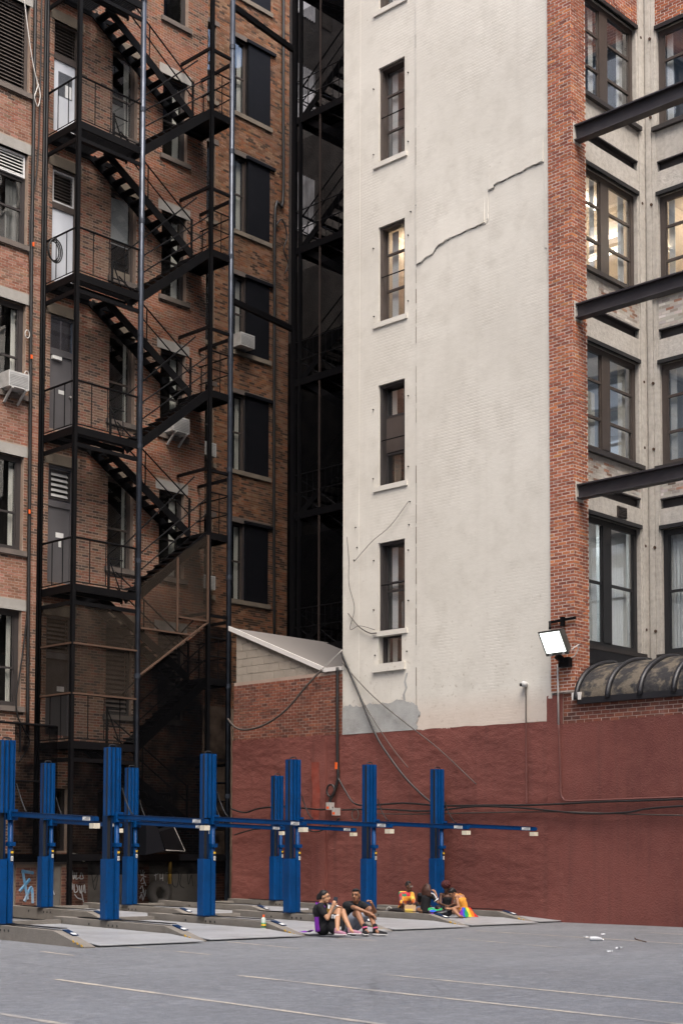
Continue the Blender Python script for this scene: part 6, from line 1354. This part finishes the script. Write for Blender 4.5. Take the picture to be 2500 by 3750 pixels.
ph = thing('phone', (24.02,19.42,GB-.02), 'dark phone held by the person in the orange dress', 'phone', rz=R(-46.4)); m = MB(); m.bar((-.42,-.19,.235),(-.34,-.12,.255),.07,.009,(0,0,1)); m.build('case', M['phone'], ph, world_coords=False)
RF = thing('rainbow_flag', (24.02,19.42,GB), 'rainbow striped flag spread round the person in the orange dress', 'flag', rz=R(-46.4))
fl_c = ('cloth_purple','flag_blue','flag_green','flag_yellow','flag_orange','flag_red')
def flag_pt(s, t):
    tp = Vector((.02+.20*s, -.10-.06*math.sin(s*3.1), .26)); gr = Vector((-.06+.50*s, -.26+.16*s, .014+.012*abs(math.sin(s*16))))
    p = tp.lerp(gr, t); p.z += .05*math.sin(t*math.pi)*(.6+.4*math.sin(s*11)); p.x += .012*math.sin(t*6+s*20); return p
for i, c in enumerate(fl_c):
    MB().grid(5, 12, lambda s, t: flag_pt((i+s)/6, t)).build('stripe', M[c], RF, smooth=True, world_coords=False)
RF.scale = (.83,.83,.83)
RF2 = thing('rainbow_flag', (24.40,20.10,GB), 'second fold of rainbow flag lying between the two people on the right', 'flag', rz=R(-46.4))
for i, c in enumerate(('flag_green','flag_blue','cloth_purple')):
    MB().grid(12, 3, lambda s, t: (-.42+.30*s+.03*i, -.20-.05*(i+t), .15-.045*(i+t)+.02*math.sin(s*7)+.02)).build('stripe', M[c], RF2, smooth=True, world_coords=False)
# bags
bg_ = thing('handbag', (24.15,21.28,GB), 'black handbag with a pale ring handle left of the patchwork top', 'bag', rz=R(-46.4)); m = MB(); ellip(m, (-.06,-.2,.075), .17, .08, .085); ellip(m, (.04,-.2,.06), .14, .08, .07); fuse(m, 'bag', 'cloth_black', bg_, .01, 4); m = MB(); m.tube([(-.20+.06*math.cos(t),-.2,.11+.07*math.sin(t)) for t in [w*math.pi/8 for w in range(17)]], .008, 6, caps=False); m.build('handle', M['cable_white'], bg_, world_coords=False)
pb = thing('paper_bag', (24.0,20.80,GB), 'brown paper bag standing between the patchwork top and the long dark hair', 'bag', rz=R(-46.4)); m = MB(); m.hexa([(-.12,-.07,0),(.12,-.07,0),(.12,.07,0),(-.12,.07,0),(-.125,-.06,.22),(.12,-.05,.23),(.125,.05,.215),(-.12,.06,.225)]); m.build('body', M['paper_tan'], pb, world_coords=False); m = MB(); m.hexa([(-.11,-.075,.05),(.06,-.075,.05),(.06,-.072,.05),(-.11,-.072,.05),(-.11,-.070,.15),(.06,-.070,.15),(.06,-.066,.15),(-.11,-.066,.15)]); m.build('print', M['cloth_yellow'], pb, world_coords=False); m = MB(); m.grid(10,2,lambda s,t:(-.125+.245*s,-.055+.11*t,.222+.014*math.sin(s*17+t*3))); m.build('rim', M['paper_tan'], pb, world_coords=False)
b2 = thing('handbag', (24.16,19.86,GB), 'shiny black bag lying on the deck among the rainbow flag', 'bag', rz=R(-46.4)); m = MB(); ellip(m, (-.16,-.3,.07), .19, .09, .08); ellip(m, (-.06,-.3,.09), .12, .08, .08); o = fuse(m, 'bag', 'phone', b2, .011, 3)
